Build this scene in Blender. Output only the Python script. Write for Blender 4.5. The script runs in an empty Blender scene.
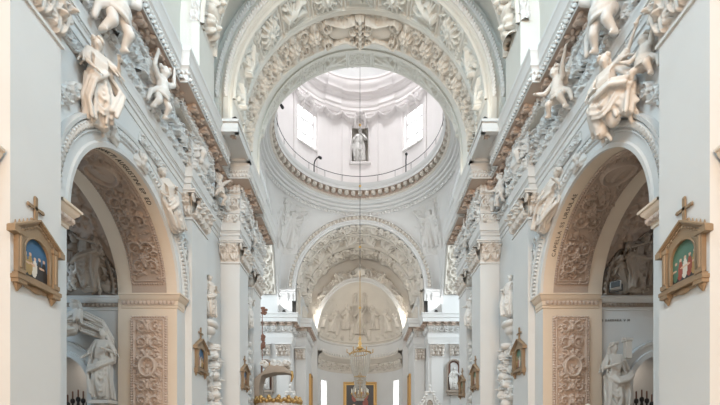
import bpy, bmesh, math, random
import numpy as np
from mathutils import Vector, Matrix

C = bpy.context.scene.collection
PI = math.pi
E = 1.7                      # eye height
RS = 2.3                     # relief depth
rng = random.Random(7)

# ------------------------------------------------------------------ materials
def stucco(name, col, rough=.75, bump=.25, scale=14, var=.06, detail=6):
    m = bpy.data.materials.new(name); m.use_nodes = True
    nt = m.node_tree; n = nt.nodes; l = nt.links
    b = n['Principled BSDF']; b.inputs['Roughness'].default_value = rough
    tc = n.new('ShaderNodeTexCoord')
    no = n.new('ShaderNodeTexNoise'); no.inputs['Scale'].default_value = scale; no.inputs['Detail'].default_value = detail
    l.new(tc.outputs['Object'], no.inputs['Vector'])
    n2 = n.new('ShaderNodeTexNoise'); n2.inputs['Scale'].default_value = .6; n2.inputs['Detail'].default_value = 4
    l.new(tc.outputs['Object'], n2.inputs['Vector'])
    r = n.new('ShaderNodeValToRGB')
    r.color_ramp.elements[0].position = .3; r.color_ramp.elements[1].position = .7
    r.color_ramp.elements[0].color = tuple(c*(1-var) for c in col) + (1,)
    r.color_ramp.elements[1].color = tuple(min(1, c*(1+var*.5)) for c in col) + (1,)
    l.new(n2.outputs['Fac'], r.inputs['Fac']); l.new(r.outputs['Color'], b.inputs['Base Color'])
    bp = n.new('ShaderNodeBump'); bp.inputs['Strength'].default_value = bump; bp.inputs['Distance'].default_value = .02
    l.new(no.outputs['Fac'], bp.inputs['Height']); l.new(bp.outputs['Normal'], b.inputs['Normal'])
    return m
def plain(name, col, rough=.5, metal=0, emit=0, ecol=None, trans=0):
    m = bpy.data.materials.new(name); m.use_nodes = True
    b = m.node_tree.nodes['Principled BSDF']
    b.inputs['Base Color'].default_value = (*col, 1); b.inputs['Roughness'].default_value = rough
    b.inputs['Metallic'].default_value = metal
    if emit:
        b.inputs['Emission Color'].default_value = (*(ecol or col), 1); b.inputs['Emission Strength'].default_value = emit
    if trans: b.inputs['Transmission Weight'].default_value = trans
    return m
M = dict(
    wall=stucco('white_plaster', (0.607, 0.607, 0.599), .85, .08, 5, .03),
    cream=stucco('cream_plaster', (.66, .555, .45), .85, .08, 5, .03),
    white=stucco('white_stucco', (0.623, 0.615, 0.599), .7, .2, 20, .05),
    warm=stucco('warm_stucco', (0.599, 0.558, 0.500), .75, .3, 18, .06),
    grey=stucco('grey_stucco', (0.590, 0.582, 0.541), .75, .25, 18, .05),
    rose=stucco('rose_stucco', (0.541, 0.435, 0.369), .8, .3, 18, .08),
    rose_dim=stucco('dimmed_rose_stucco', (.42, .325, .265), .8, .3, 18, .08),  # rose stucco darkened: dimness of arch soffit and chapel vault put into the colour
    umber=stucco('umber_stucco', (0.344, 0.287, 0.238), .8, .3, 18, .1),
    pink=stucco('pink_stucco', (0.779, 0.741, 0.731), .75, .2, 18, .03),
    fig=stucco('figure_stucco', (0.615, 0.566, 0.517), .6, .15, 9, .07),
    figw=stucco('white_figure_stucco', (0.640, 0.623, 0.599), .6, .15, 9, .05),
    oak=stucco('gilded_oak', (.29, .20, .12), .5, .3, 30, .25),
    gold=plain('gilding', (.44, .28, .11), .42, .75),
    dark=plain('dark_iron', (.03, .03, .03), .5, .3),
    brass=plain('brass', (.62, .40, .14), .35, .9),
    ink=plain('inscription_ink', (.06, .045, .035), .8),
    floor=stucco('stone_floor', (.50, .43, .36), .45, .1, 3, .15),
    pane=plain('bright_window_glass', (1, 1, 1), .2, 0, 1.7, (.95, .97, 1)),
    crystal=plain('chandelier_crystal', (.50, .47, .42), .08, .15),
    wax=plain('candle_wax', (.85, .8, .68), .5),
    darkstone=stucco('dark_red_stone', (.20, .10, .07), .5, .2, 10, .3),
    p_sky=stucco('painted_sky', (.05, .14, .26), .4, .05, 4, .5),
    p_green=stucco('painted_foliage', (.10, .20, .14), .4, .05, 4, .5),
    p_dark=stucco('painted_shadow', (.035, .03, .028), .4, .05, 4, .4),
    p_red=stucco('painted_red_robe', (.32, .07, .04), .4, .05, 4, .3),
    p_white=stucco('painted_white_robe', (.70, .64, .55), .4, .05, 4, .3),
    p_ochre=stucco('painted_ochre_robe', (.42, .27, .10), .4, .05, 4, .3),
    p_skin=stucco('painted_skin', (.62, .40, .28), .4, .05, 4, .1),
    veil=plain('white_veil', (.8, .76, .7), .8), skin=plain('painted_face', (.6, .32, .2), .6),
    blue=plain('blue_cloth', (.1, .14, .35), .7), grime=plain('grille_black', (.02, .02, .02), .6),
)

# ------------------------------------------------------------------ object helpers
def link(o, parent=None):
    C.objects.link(o)
    if parent is not None: o.parent = parent
    return o
def mk(name, V, F, mat, parent=None, smooth=True, kind=None):
    me = bpy.data.meshes.new(name)
    V = np.asarray(V, dtype=np.float32)
    if isinstance(F, np.ndarray):
        k = F.shape[1]; nf = len(F)
        me.vertices.add(len(V)); me.vertices.foreach_set('co', V.ravel())
        me.loops.add(nf*k); me.loops.foreach_set('vertex_index', F.astype(np.int32).ravel())
        me.polygons.add(nf); me.polygons.foreach_set('loop_start', np.arange(0, nf*k, k, dtype=np.int32))
        me.update(calc_edges=True)
    else:
        me.from_pydata(V.tolist(), [], F)
    me.polygons.foreach_set('use_smooth', [smooth]*len(me.polygons))
    for m_ in (mat if isinstance(mat, (list, tuple)) else [mat]): me.materials.append(m_)
    o = bpy.data.objects.new(name, me); link(o, parent)
    if kind: o['kind'] = kind
    return o
GROUPS = dict(putto='putti on the arches and frieze', cherub_head='winged cherub heads', pilaster='pilasters', gabled_picture_frame='gabled picture frames on the pilasters',
              floodlight='small floodlights', gooseneck_lamp='lamp arms on the dome ledge', recess_statue='statues in the wall recesses', seated_figure='figures seated on the nave arches',
              reclining_figure='figures reclining on the nave arches', chapel_figure='draped figures in the chapels', stucco_trophy='hanging stucco trophies', statue_bracket='statue brackets',
              statue_niche='transept niches', niche_statue='statues in niches', altar_gable='gables before the chancel piers', cartouche='frieze cartouches', scroll_strip='scroll strips on the spandrels',
              foliage_spray='foliage sprays on the arches', arch_soffit_relief='arch soffit reliefs', pier_relief_panel='pier relief panels', candelabrum='candelabra in the chapels',
              painted_inscription='painted inscriptions', wall_painting='paintings on the chancel walls')
def tag(o, label, cat, group=None):
    o['label'] = label; o['category'] = cat; group = group or GROUPS.get(o.name.split('.')[0])
    if group: o['group'] = group
    return o
def thing(name, label, cat, loc=(0, 0, 0), rotz=0, scale=1, group=None):
    o = bpy.data.objects.new(name, None); link(o)
    o.empty_display_size = .1
    o.location = loc; o.rotation_euler = (0, 0, rotz); o.scale = (scale,)*3
    return tag(o, label, cat, group)
def inst(name, me, parent, loc=(0, 0, 0), rot=(0, 0, 0), sc=(1, 1, 1)):
    o = bpy.data.objects.new(name, me); link(o, parent)
    o.location = loc; o.rotation_euler = rot; o.scale = sc if hasattr(sc, '__len__') else (sc,)*3
    return o

class MB:
    """collects shapes into one mesh"""
    def __init__(s): s.V = []; s.F = []; s.n = 0
    def add(s, V, F):
        V = [tuple(map(float, v)) for v in V]
        s.V += V; s.F += [tuple(int(i)+s.n for i in f) for f in F]; s.n += len(V); return s
    def box(s, x0, x1, y0, y1, z0, z1):
        x0, x1 = sorted((x0, x1)); y0, y1 = sorted((y0, y1)); z0, z1 = sorted((z0, z1))
        return s.add([(x, y, z) for x in (x0, x1) for y in (y0, y1) for z in (z0, z1)],
                     [(0, 1, 3, 2), (4, 6, 7, 5), (0, 4, 5, 1), (2, 3, 7, 6), (0, 2, 6, 4), (1, 5, 7, 3)])
    def quad(s, a, b, c, d): return s.add([a, b, c, d], [(0, 1, 2, 3)])
    def grid(s, P):
        P = np.asarray(P); nu, nv = P.shape[:2]
        return s.add(P.reshape(-1, 3), gridF(nu, nv))
    def cap(s, p0, p1, r0, r1=None, n=10, m=3):
        r1 = r0 if r1 is None else r1
        p0 = Vector(p0); p1 = Vector(p1); d = p1-p0; L = d.length
        if L < 1e-6: d = Vector((0, 0, 1)); L = 1e-6; p1 = p0
        d = d.normalized(); q = d.to_track_quat('Z', 'Y'); V = []
        rings = [(-math.cos(i*PI/2/m)*r0, math.sin(i*PI/2/m)*r0) for i in range(1, m+1)]
        rings += [(L+math.sin(i*PI/2/m)*r1, math.cos(i*PI/2/m)*r1) for i in range(0, m)]
        V.append(p0-d*r0)
        for z, r in rings:
            for k in range(n):
                a = 2*PI*k/n; V.append(p0+q @ Vector((r*math.cos(a), r*math.sin(a), z)))
        V.append(p1+d*r1); F = []; R = len(rings)
        for k in range(n): F.append((0, 1+(k+1) % n, 1+k))
        for i in range(R-1):
            for k in range(n):
                a = 1+i*n+k; b = 1+i*n+(k+1) % n; F.append((a, b, b+n, a+n))
        e = len(V)-1
        for k in range(n): F.append((1+(R-1)*n+k, 1+(R-1)*n+(k+1) % n, e))
        return s.add(V, F)
    def ell(s, c, r, rot=None, n=12, m=8):
        r = r if hasattr(r, '__len__') else (r, r, r); V = []; F = []
        for i in range(m+1):
            t = PI*i/m
            for k in range(n):
                a = 2*PI*k/n
                v = Vector((r[0]*math.sin(t)*math.cos(a), r[1]*math.sin(t)*math.sin(a), r[2]*math.cos(t)))
                if rot is not None: v = rot @ v
                V.append(Vector(c)+v)
        for i in range(m):
            for k in range(n): F.append((i*n+k, i*n+(k+1) % n, (i+1)*n+(k+1) % n, (i+1)*n+k))
        return s.add(V, F)
    def tube(s, pts, r0, r1=None, n=8):
        r1 = r0 if r1 is None else r1; N = len(pts)-1
        for i in range(N):
            s.cap(pts[i], pts[i+1], r0+(r1-r0)*i/N, r0+(r1-r0)*(i+1)/N, n, 2)
        return s
    def lathe(s, prof, c=(0, 0), n=24, a0=0, a1=2*PI):
        P = np.array([[(c[0]+r*math.cos(a), c[1]+r*math.sin(a), z) for a in np.linspace(a0, a1, n+1)] for r, z in prof])
        return s.grid(P)
    def build(s, name, mat, parent=None, smooth=False, kind=None, auto=True):
        o = mk(name, s.V, s.F, mat, parent, smooth, kind)
        if smooth and auto: o.data.set_sharp_from_angle(angle=math.radians(38))
        return o
def gridF(nu, nv):
    i, j = np.meshgrid(np.arange(nu-1), np.arange(nv-1), indexing='ij')
    a = (i*nv+j).ravel()
    return np.stack([a, a+1, a+nv+1, a+nv], 1)
def gridobj(name, P, mat, parent=None, smooth=True, kind=None, sharp=True):
    P = np.asarray(P); nu, nv = P.shape[:2]
    o = mk(name, P.reshape(-1, 3), gridF(nu, nv), mat, parent, smooth, kind)
    if smooth and sharp: o.data.set_sharp_from_angle(angle=math.radians(35))
    return o

# ------------------------------------------------------------------ relief height maps
class HM:
    def __init__(s, w, h, dx, seed=1):
        s.w, s.h, s.dx = w, h, dx
        s.nx = max(4, int(round(w/dx))+1); s.ny = max(4, int(round(h/dx))+1)
        s.X = np.linspace(0, w, s.nx); s.Y = np.linspace(0, h, s.ny)
        s.Z = np.zeros((s.nx, s.ny)); s.r = random.Random(seed)
        s.gx = w/(s.nx-1); s.gy = h/(s.ny-1)
    def blob(s, x, y, rx, ry=None, a=0, h=None, base=0):
        ry = rx if ry is None else ry; h = min(rx, ry)*.8 if h is None else h
        R = max(rx, ry, s.dx*.7)
        i0 = max(0, int((x-R)/s.gx)); i1 = min(s.nx, int((x+R)/s.gx)+2)
        j0 = max(0, int((y-R)/s.gy)); j1 = min(s.ny, int((y+R)/s.gy)+2)
        if i0 >= i1 or j0 >= j1: return
        dx = s.X[i0:i1, None]-x; dy = s.Y[None, j0:j1]-y
        ca, sa = math.cos(a), math.sin(a)
        d = ((dx*ca+dy*sa)/rx)**2+((dy*ca-dx*sa)/ry)**2
        z = np.where(d < 1, base+h*(.45+.55*np.sqrt(np.maximum(0, 1-d))), 0)
        s.Z[i0:i1, j0:j1] = np.maximum(s.Z[i0:i1, j0:j1], z)
    def stroke(s, pts, r0, r1=None, h=None):
        r1 = r0 if r1 is None else r1
        L = sum(math.dist(pts[i], pts[i+1]) for i in range(len(pts)-1)) or 1e-6
        acc = 0
        for i in range(len(pts)-1):
            p, q = pts[i], pts[i+1]; l = math.dist(p, q); t = 0
            while t < l:
                f = (acc+t)/L; r = r0+(r1-r0)*f; k = t/l
                s.blob(p[0]+(q[0]-p[0])*k, p[1]+(q[1]-p[1])*k, r, r, 0, (h*(r/r0) if h else None))
                t += max(r*.55, s.dx*.6)
            acc += l
    def leaf(s, x, y, L, a, w=None, h=None):
        w = w or L*.22; h = h or w*.7
        ca, sa = math.cos(a), math.sin(a)
        for k in (.15, .4, .65):
            for sg in (-1, 1):
                b = a+sg*.75
                s.blob(x+ca*L*k+math.cos(b)*w*.6, y+sa*L*k+math.sin(b)*w*.6, w*(.9-.5*k), w*.36, b, h*.75)
        s.blob(x+ca*L*.5, y+sa*L*.5, L*.5, w*.3, a, h)
    def spiral(s, x, y, r, a0, d, w, h=None, turn=1.4):
        n = 26; pts = []
        for i in range(n+1):
            t = i/n; rr = r*(1-.86*t); an = a0+d*turn*2*PI*t
            pts.append((x+rr*math.cos(an), y+rr*math.sin(an)))
        s.stroke(pts, w, w*.6, h)
        for i in range(0, 15, 2):
            t = i/n; rr = r*(1-.86*t); an = a0+d*turn*2*PI*t
            s.leaf(x+rr*.9*math.cos(an), y+rr*.9*math.sin(an), r*.5, an+d*.9, r*.2, (h or w)*.7)
        s.rosette(x, y, r*.3, 5, (h or w)*1.1)
    def rosette(s, x, y, r, n=6, h=None):
        h = h or r*.5
        for k in range(n):
            a = 2*PI*k/n
            s.blob(x+r*.58*math.cos(a), y+r*.58*math.sin(a), r*.45, r*.26, a, h*.8)
        s.blob(x, y, r*.28, None, 0, h*1.15)
    def fill(s, n, L, h, x0=0, x1=None, y0=0, y1=None):
        x1 = s.w if x1 is None else x1; y1 = s.h if y1 is None else y1
        for _ in range(int(n)):
            s.leaf(s.r.uniform(x0, x1), s.r.uniform(y0, y1), L*s.r.uniform(.6, 1.2), s.r.uniform(0, 2*PI), None, h)
    def edge(s, r, h=None, sides='lrbt'):
        if 'b' in sides: s.stroke([(0, r), (s.w, r)], r, r, h)
        if 't' in sides: s.stroke([(0, s.h-r), (s.w, s.h-r)], r, r, h)
        if 'l' in sides: s.stroke([(r, 0), (r, s.h)], r, r, h)
        if 'r' in sides: s.stroke([(s.w-r, 0), (s.w-r, s.h)], r, r, h)
    def beads(s, p0, p1, r, gap=2.3, h=None):
        n = max(1, int(math.dist(p0, p1)/(r*gap)))
        for k in range(n):
            t = (k+.5)/n; s.blob(p0[0]+(p1[0]-p0[0])*t, p0[1]+(p1[1]-p0[1])*t, r, None, 0, h)
    def rect(s, x0, y0, x1, y1, r, h=None):
        s.stroke([(x0, y0), (x1, y0), (x1, y1), (x0, y1), (x0, y0)], r, r, h)
    def vine(s, r, w, h, x0=0, x1=None, yc=None, fill=1.0):
        """running acanthus scroll along x"""
        x1 = s.w if x1 is None else x1; yc = s.h/2 if yc is None else yc
        n = max(1, int(round((x1-x0)/(2.05*r)))); p = (x1-x0)/n
        s.fill(n*5*fill, r*.5, h*.5, x0, x1, yc-r, yc+r)
        for k in range(n):
            x = x0+(k+.5)*p; d = 1 if k % 2 else -1
            s.spiral(x, yc, r*.86, -d*PI/2-.3*d, d, w, h)
            s.leaf(x+p*.5, yc, r*.7, PI/2*d, None, h*.8); s.leaf(x+p*.5, yc, r*.7, -PI/2*d, None, h*.8)
    def candelabra(s, w, h, fill=1.0):
        """symmetric scrolls climbing along y, for upright panels"""
        r = s.w*.24; n = max(1, int(s.h/(2.1*r))); p = s.h/n
        s.fill(n*14*fill, r*.6, h*.5)
        for k in range(n):
            y = (k+.5)*p; d = 1 if k % 2 else -1
            s.spiral(s.w*.25, y, r*.88, d*PI/2, -1*d, w, h); s.spiral(s.w*.75, y, r*.88, d*PI/2, d, w, h)
            s.leaf(s.w/2, y-p*.3, r*1.3, PI/2, r*.4, h*1.2); s.blob(s.w/2, y+p*.35, w*1.8, None, 0, h*1.2)
    def figure(s, x, y, H, a=0, h=None, wings=True, draped=False, flip=1):
        """small figure in low relief; H = height, a = lean, y = centre"""
        h = h or H*.11
        R = s.r
        def P(u, v):
            u *= flip
            return (x+H*(u*math.cos(a)-v*math.sin(a)), y+H*(u*math.sin(a)+v*math.cos(a)))
        if wings:
            for sg in (-1, 1):
                for k in range(4):
                    p = P(sg*.08, .22-.03*k); q = P(sg*(.42-.06*k), .36-.13*k)
                    s.stroke([p, q], H*.05, H*.03, h*.6)
        arms = [[(.13, .24), (.28, .30+.1*R.random()), (.30, .46)], [(-.13, .24), (-.27, .10), (-.18, -.03)]]
        for A in arms: s.stroke([P(*q) for q in A], H*.05, H*.035, h*.8)
        if draped:
            for k in range(9):
                u = -.17+.34*k/8
                s.stroke([P(u*.5, .1), P(u*1.0, -.15), P(u*1.25+R.uniform(-.05, .05), -.5)], H*.05, H*.045, h*(.7+.3*(k % 2)))
        else:
            s.stroke([P(.06, -.05), P(.17, -.24), P(.10, -.46)], H*.08, H*.04, h*.9)
            s.stroke([P(-.06, -.05), P(-.10, -.27), P(-.22, -.44)], H*.08, H*.04, h*.9)
        s.stroke([P(0, .24), P(.01, -.02)], H*.13, H*.12, h)
        s.blob(*P(0.01, .41), H*.105, H*.12, a, h*1.15)
        for k in range(5): s.blob(*P(-.09+.045*k, .48-.02*abs(k-2)), H*.04, None, 0, h*1.2)
def relief(name, hm, f, mat, parent=None, off=.012, kind=None, rs=None):
    U, W = np.meshgrid(hm.X, hm.Y, indexing='ij')
    P, N = f(U, W)
    Q = P+N*(hm.Z*(rs or RS)+off)[..., None]
    return gridobj(name, Q, mat, parent, True, kind, False)
def st(*a): return np.stack(np.broadcast_arrays(*a), -1).astype(float)
def f_plane(O, U, V, N):
    O, U, V, N = (np.array(t, float) for t in (O, U, V, N))
    return lambda u, v: (O+u[..., None]*U+v[..., None]*V, np.broadcast_to(N, u.shape+(3,)))
def f_soffit(R, c, y0, th0=0):
    def f(u, v):
        t = PI-th0-u/R
        return st(R*np.cos(t), y0+v, c+R*np.sin(t)), st(-np.cos(t), 0*t, -np.sin(t))
    return f
def f_cone(R0, R1, w, c, y0):
    def f(u, v):
        t = PI-u/R0; R = R0+(R1-R0)*v/w
        return st(R*np.cos(t), y0+v, c+R*np.sin(t)), st(-np.cos(t), 0*t, -np.sin(t))
    return f
def f_face(R, c, y, th0=0):
    def f(u, v):
        t = PI-th0-u/R
        return st((R+v)*np.cos(t), y+0*t, c+(R+v)*np.sin(t)), st(0*t, 0*t-1, 0*t)
    return f
def f_cyl(r, cx, cy, z0, th0=0):      # inside of a vertical cylinder, seen from its axis; u runs to the right of far point
    def f(u, v):
        t = th0+u/r
        return st(cx+r*np.sin(t), cy+r*np.cos(t), z0+v), st(-np.sin(t), -np.cos(t), 0*t)
    return f

# ------------------------------------------------------------------ sweeps
def ortho_offsets(path):
    """normals of an orthogonal plan path (a, y); the room lies on the -a side when y grows"""
    ns = []
    for i in range(len(path)-1):
        da = path[i+1][0]-path[i][0]; dy = path[i+1][1]-path[i][1]; l = math.hypot(da, dy)
        ns.append((-dy/l, da/l))
    out = []
    for i in range(len(path)):
        if i == 0: n = ns[0]
        elif i == len(path)-1: n = ns[-1]
        else:
            n1, n2 = ns[i-1], ns[i]; k = 1+n1[0]*n2[0]+n1[1]*n2[1]
            n = ((n1[0]+n2[0])/k, (n1[1]+n2[1])/k)
        out.append(n)
    return out
def sweep_pts(path, prof, s):
    off = ortho_offsets(path)
    return np.array([[(s*(a+o*n[0]), y+o*n[1], z) for o, z in prof] for (a, y), n in zip(path, off)])
def arcprofile(prof, zb, n=80):
    """prof: (y, R, c) -> vault surface incl. vertical stilts down to zb"""
    P = []
    for y, R, c in prof:
        row = [(-R, y, zb)]
        for k in range(n+1):
            t = PI-PI*k/n; row.append((R*math.cos(t), y, c+R*math.sin(t)))
        row.append((R, y, zb)); P.append(row)
    return np.array(P)

# ------------------------------------------------------------------ sculpted figures
def remesh(name, mb, mat, voxel, smooth=2):
    me = bpy.data.meshes.new(name); me.from_pydata(mb.V, [], mb.F)
    o = bpy.data.objects.new('tmp', me); C.objects.link(o)
    r = o.modifiers.new('r', 'REMESH'); r.mode = 'VOXEL'; r.voxel_size = voxel
    if smooth:
        q = o.modifiers.new('s', 'SMOOTH'); q.iterations = smooth; q.factor = .5
    dg = bpy.context.evaluated_depsgraph_get()
    out = bpy.data.meshes.new_from_object(o.evaluated_get(dg)); out.name = name
    bpy.data.objects.remove(o); bpy.data.meshes.remove(me)
    out.materials.clear(); out.materials.append(mat)
    out.polygons.foreach_set('use_smooth', [True]*len(out.polygons))
    return out
def hand(mb, wrist, d, side, k=1.0):
    """palm, four unequal bent fingers and a thumb"""
    d = Vector(d).normalized(); up = Vector((0, 0, 1))
    if abs(d.z) > .9: up = Vector((0, 1, 0))
    w = d.cross(up).normalized(); nrm = w.cross(d).normalized(); W = Vector(wrist)
    pc = W+d*.055*k
    mb.cap(W, pc, .028*k, .036*k)
    for i, (off, L) in enumerate(((-.032, .075), (-.011, .088), (.011, .082), (.032, .062))):
        a = pc+w*off*k+d*.02*k; b = a+d*L*.55*k; c = b+(d*.7-nrm*.7)*L*.45*k
        mb.cap(a, b, .0105*k, .010*k, 6, 2); mb.cap(b, c, .010*k, .008*k, 6, 2)
    t = W+d*.02*k+w*side*.03*k
    mb.cap(t, t+(d*.6+w*side*.8)*.05*k, .012*k, .010*k, 6, 2)
    mb.cap(t+(d*.6+w*side*.8)*.05*k, t+(d*1.2+w*side*.8)*.06*k, .010*k, .009*k, 6, 2)
def headmesh(mb, c, r, face=(0, 1, 0)):
    f = Vector(face).normalized(); c = Vector(c); z = Vector((0, 0, 1)); x = f.cross(z).normalized(); z = x.cross(f).normalized()
    R = Matrix((x, f, z)).transposed()
    mb.ell(c, (r*.78, r*.92, r*1.05), R)
    mb.ell(c+f*r*.35-z*r*.55, (r*.5, r*.5, r*.5), R)                   # jaw
    mb.cap(c+f*r*.88+z*r*.12, c+f*r*1.12-z*r*.22, r*.10, r*.16, 6, 2)  # nose
    mb.ell(c+f*r*.80+z*r*.28, (r*.5, r*.16, r*.1), R)                  # brow
    for sg in (-1, 1):
        mb.ell(c+f*r*.80+x*sg*r*.3+z*r*.05, r*.13)                     # eyes
        mb.ell(c+f*r*.62+x*sg*r*.38-z*r*.22, r*.25)                    # cheeks
        mb.ell(c+x*sg*r*.8-z*r*.02, (r*.12, r*.2, r*.28), R)           # ears
    mb.ell(c+f*r*.86-z*r*.46, (r*.24, r*.12, r*.08), R)                # mouth
STAND = dict(pelvis=(0, 0, .95), chest=(0, .0, 1.28), neck=(0, 0, 1.48), head=(0, .02, 1.63), face=(0, 1, -.1),
             sh=((-.17, 0, 1.41), (.17, 0, 1.41)), el=((-.30, .02, 1.15), (.30, .05, 1.14)), ha=((-.20, .26, 1.05), (.24, .28, 1.18)),
             hip=((-.09, 0, .92), (.09, 0, .92)), kn=((-.11, .06, .5), (.13, .12, .52)), an=((-.12, 0, .07), (.14, .0, .07)))
def figure_meshes(key, J=None, seed=1, voxel=.02, robe=True, cloak=None, mirror=False, hair='long', mat=None, k=1.0):
    J = {**STAND, **(J or {})}; r = random.Random(seed); mat = mat or M['fig']
    mx = -1 if mirror else 1
    T = lambda p: Vector((p[0]*mx, p[1], p[2]))
    J = {q: (tuple(T(p) for p in v) if isinstance(v[0], tuple) else T(v)) for q, v in J.items()}
    b = MB()
    b.cap(J['pelvis'], J['chest'], .135, .155); b.cap(J['chest'], J['neck'], .13, .06); b.cap(J['neck'], J['head'], .055, .055)
    b.cap(J['sh'][0], J['sh'][1], .075, .075)
    for i in (0, 1):
        b.cap(J['chest'], J['sh'][i], .10, .075)
        b.cap(J['sh'][i], J['el'][i], .068, .048); b.cap(J['el'][i], J['ha'][i], .047, .03)
        hand(b, J['ha'][i], J['ha'][i]-J['el'][i], 1 if i else -1, 1.15)
        b.cap(J['hip'][i], J['kn'][i], .098, .062); b.cap(J['kn'][i], J['an'][i], .062, .036)
        f = (J['an'][i]-J['kn'][i]); fw = Vector((0, 1, 0)) if abs(f.z) > abs(f.y) else Vector((0, .4, -.9))
        b.cap(J['an'][i]-fw*.03, J['an'][i]+fw*.17-Vector((0, 0, .03)), .042, .03)
    headmesh(b, J['head'], .115, J['face'])
    out = dict(body=remesh('body', b, mat, voxel, 1))
    h = MB(); hd = J['head']; f = J['face'].normalized()
    for i in range(26):
        a = r.uniform(0, 2*PI); t = r.uniform(0, 1)
        p = Vector((math.cos(a)*.105, math.sin(a)*.11, .04+.09*t)) * (1 if t < .6 else .8)
        if p.dot(f) > .07 and p.z < .09: continue
        h.ell(hd+p, .036)
    h.ell(hd-f*.03+Vector((0, 0, .04)), (.10, .10, .10))
    if hair == 'long':
        for i in range(7):
            a = -1+2*i/6
            s0 = hd-f*.09+Vector((a*.09, 0, .02)); h.cap(s0, s0+Vector((a*.04, 0, -.2))-f*.03, .035, .025, 6, 2)
    if hair == 'beard':
        for i in range(7): h.ell(hd+f*.09+Vector((r.uniform(-.05, .05), 0, -.1-r.uniform(0, .12))), .035)
    out['hair'] = remesh('hair', h, mat, voxel, 1)
    if robe:
        g = MB()
        w = J['pelvis']; km = (J['kn'][0]+J['kn'][1])/2; am = (J['an'][0]+J['an'][1])/2
        g.cap(J['chest']-Vector((0, 0, .02)), w, .165, .165)
        g.cap(J['sh'][0], J['sh'][1], .088, .088)
        for i in (0, 1):
            g.cap(J['hip'][i], J['kn'][i], .15, .115); g.cap(J['kn'][i], J['an'][i]+Vector((0, 0, .03)), .112, .13)
            g.cap(J['sh'][i], J['sh'][i].lerp(J['el'][i], .85), .085, .085)
        g.cap(w, km, .15, .12); g.cap(km, am+Vector((0, 0, .04)), .12, .13)
        for i in (0, 1):                                       # deep folds round each leg
            H, K, A = J['hip'][i], J['kn'][i], J['an'][i]
            ds = (K-H).normalized(); up = Vector((0, 1, .2)) if abs(ds.z) > .6 else Vector((0, 0, 1))
            e1 = (up-ds*up.dot(ds)).normalized(); e2 = ds.cross(e1)
            for q in range(7):
                an = 2*PI*q/7+r.uniform(-.25, .25); dr = r.uniform(-.7, .7)
                o = lambda t, R_: (e1*math.cos(t)+e2*math.sin(t))*R_
                g.tube([H+o(an-dr*.4, .15)+Vector((0, 0, .04)), H.lerp(K, .5)+o(an, .165), K+o(an+dr*.3, .145), K.lerp(A, .5)+o(an+dr*.6, .165), A+o(an+dr, .20)+Vector((0, 0, r.uniform(-.06, .05)))], .030, .042, 6)
        for i in range(5):                                     # catenary folds slung between the legs and hips
            t = .15+.2*i
            L, R_ = J['hip'][0].lerp(J['kn'][0], t*1.5) if t < .66 else J['kn'][0].lerp(J['an'][0], t-.5), J['hip'][1].lerp(J['kn'][1], t*1.3) if t < .7 else J['kn'][1].lerp(J['an'][1], t-.5)
            up = Vector((0, .05, .16)) if abs(J['kn'][0].z-w.z) < .25 else Vector((0, .17, 0))
            m = (L+R_)/2+up*1.0-Vector((0, 0, .09))
            g.tube([L+up*.9+Vector((0, 0, .06)), L.lerp(m, .6)+up*.35, m+Vector((0, .02, 0)), R_.lerp(m, .6)+up*.35, R_+up*.8+Vector((0, 0, .05))], .034, .034, 6)
        for i in range(7):                                     # bodice folds
            u = -1+2*i/6
            g.tube([J['neck']+Vector((u*.12, .07, -.06)), J['chest']+Vector((u*.13, .18, -.02)), w+Vector((u*.12+.05, .175, .06))], .022, .020, 6)
        for q in (.02, .10): g.tube([w+Vector((.185*math.cos(a), .18*math.sin(a), q+.05*math.sin(2*a))) for a in np.linspace(0, 2*PI, 13)], .036, None, 6)
        for i in (0, 1):
            S, L = J['sh'][i], J['el'][i]
            for q in range(5): g.tube([S+Vector((.07*math.cos(q*1.3), .08*math.sin(q*1.3), -.02)), S.lerp(L, .5)+Vector((.10*math.cos(q*1.3+.5), .10*math.sin(q*1.3+.5), -.04)), S.lerp(L, .95)+Vector((.12*math.cos(q*1.3+1), .12*math.sin(q*1.3+1), -.12))], .028, .024, 6)
        for cv in (cloak or []):                               # cloak swags: pleated ribbons
            cv = [T(p) for p in cv]
            for q in range(5):
                o = Vector((r.uniform(-.03, .03), .055*(q-2), .06*(q % 2)-.02*(q % 3)))
                g.tube([p+o*(.9+i*.1) for i, p in enumerate(cv)], .05, .048, 6)
        out['robe'] = remesh('robe', g, mat, voxel*.95, 1)
    return out
def wing_mesh(mirror=1, voxel=.02, mat=None):
    w = MB()
    for i in range(6):
        a = .45+i*.24; L = .46-.045*i
        p = Vector((mirror*.05, -.06, -.015*i)); q = p+Vector((mirror*math.sin(a)*L, -.10, math.cos(a)*L))
        w.cap(p, q, .06, .05, 8, 3)
    for i in range(4):
        a = .5+i*.33; p = Vector((mirror*.03, -.02, 0)); w.cap(p, p+Vector((mirror*math.sin(a)*.22, -.04, math.cos(a)*.22)), .065, .06, 8, 2)
    return remesh('wing', w, mat or M['fig'], voxel, 1)
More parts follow.
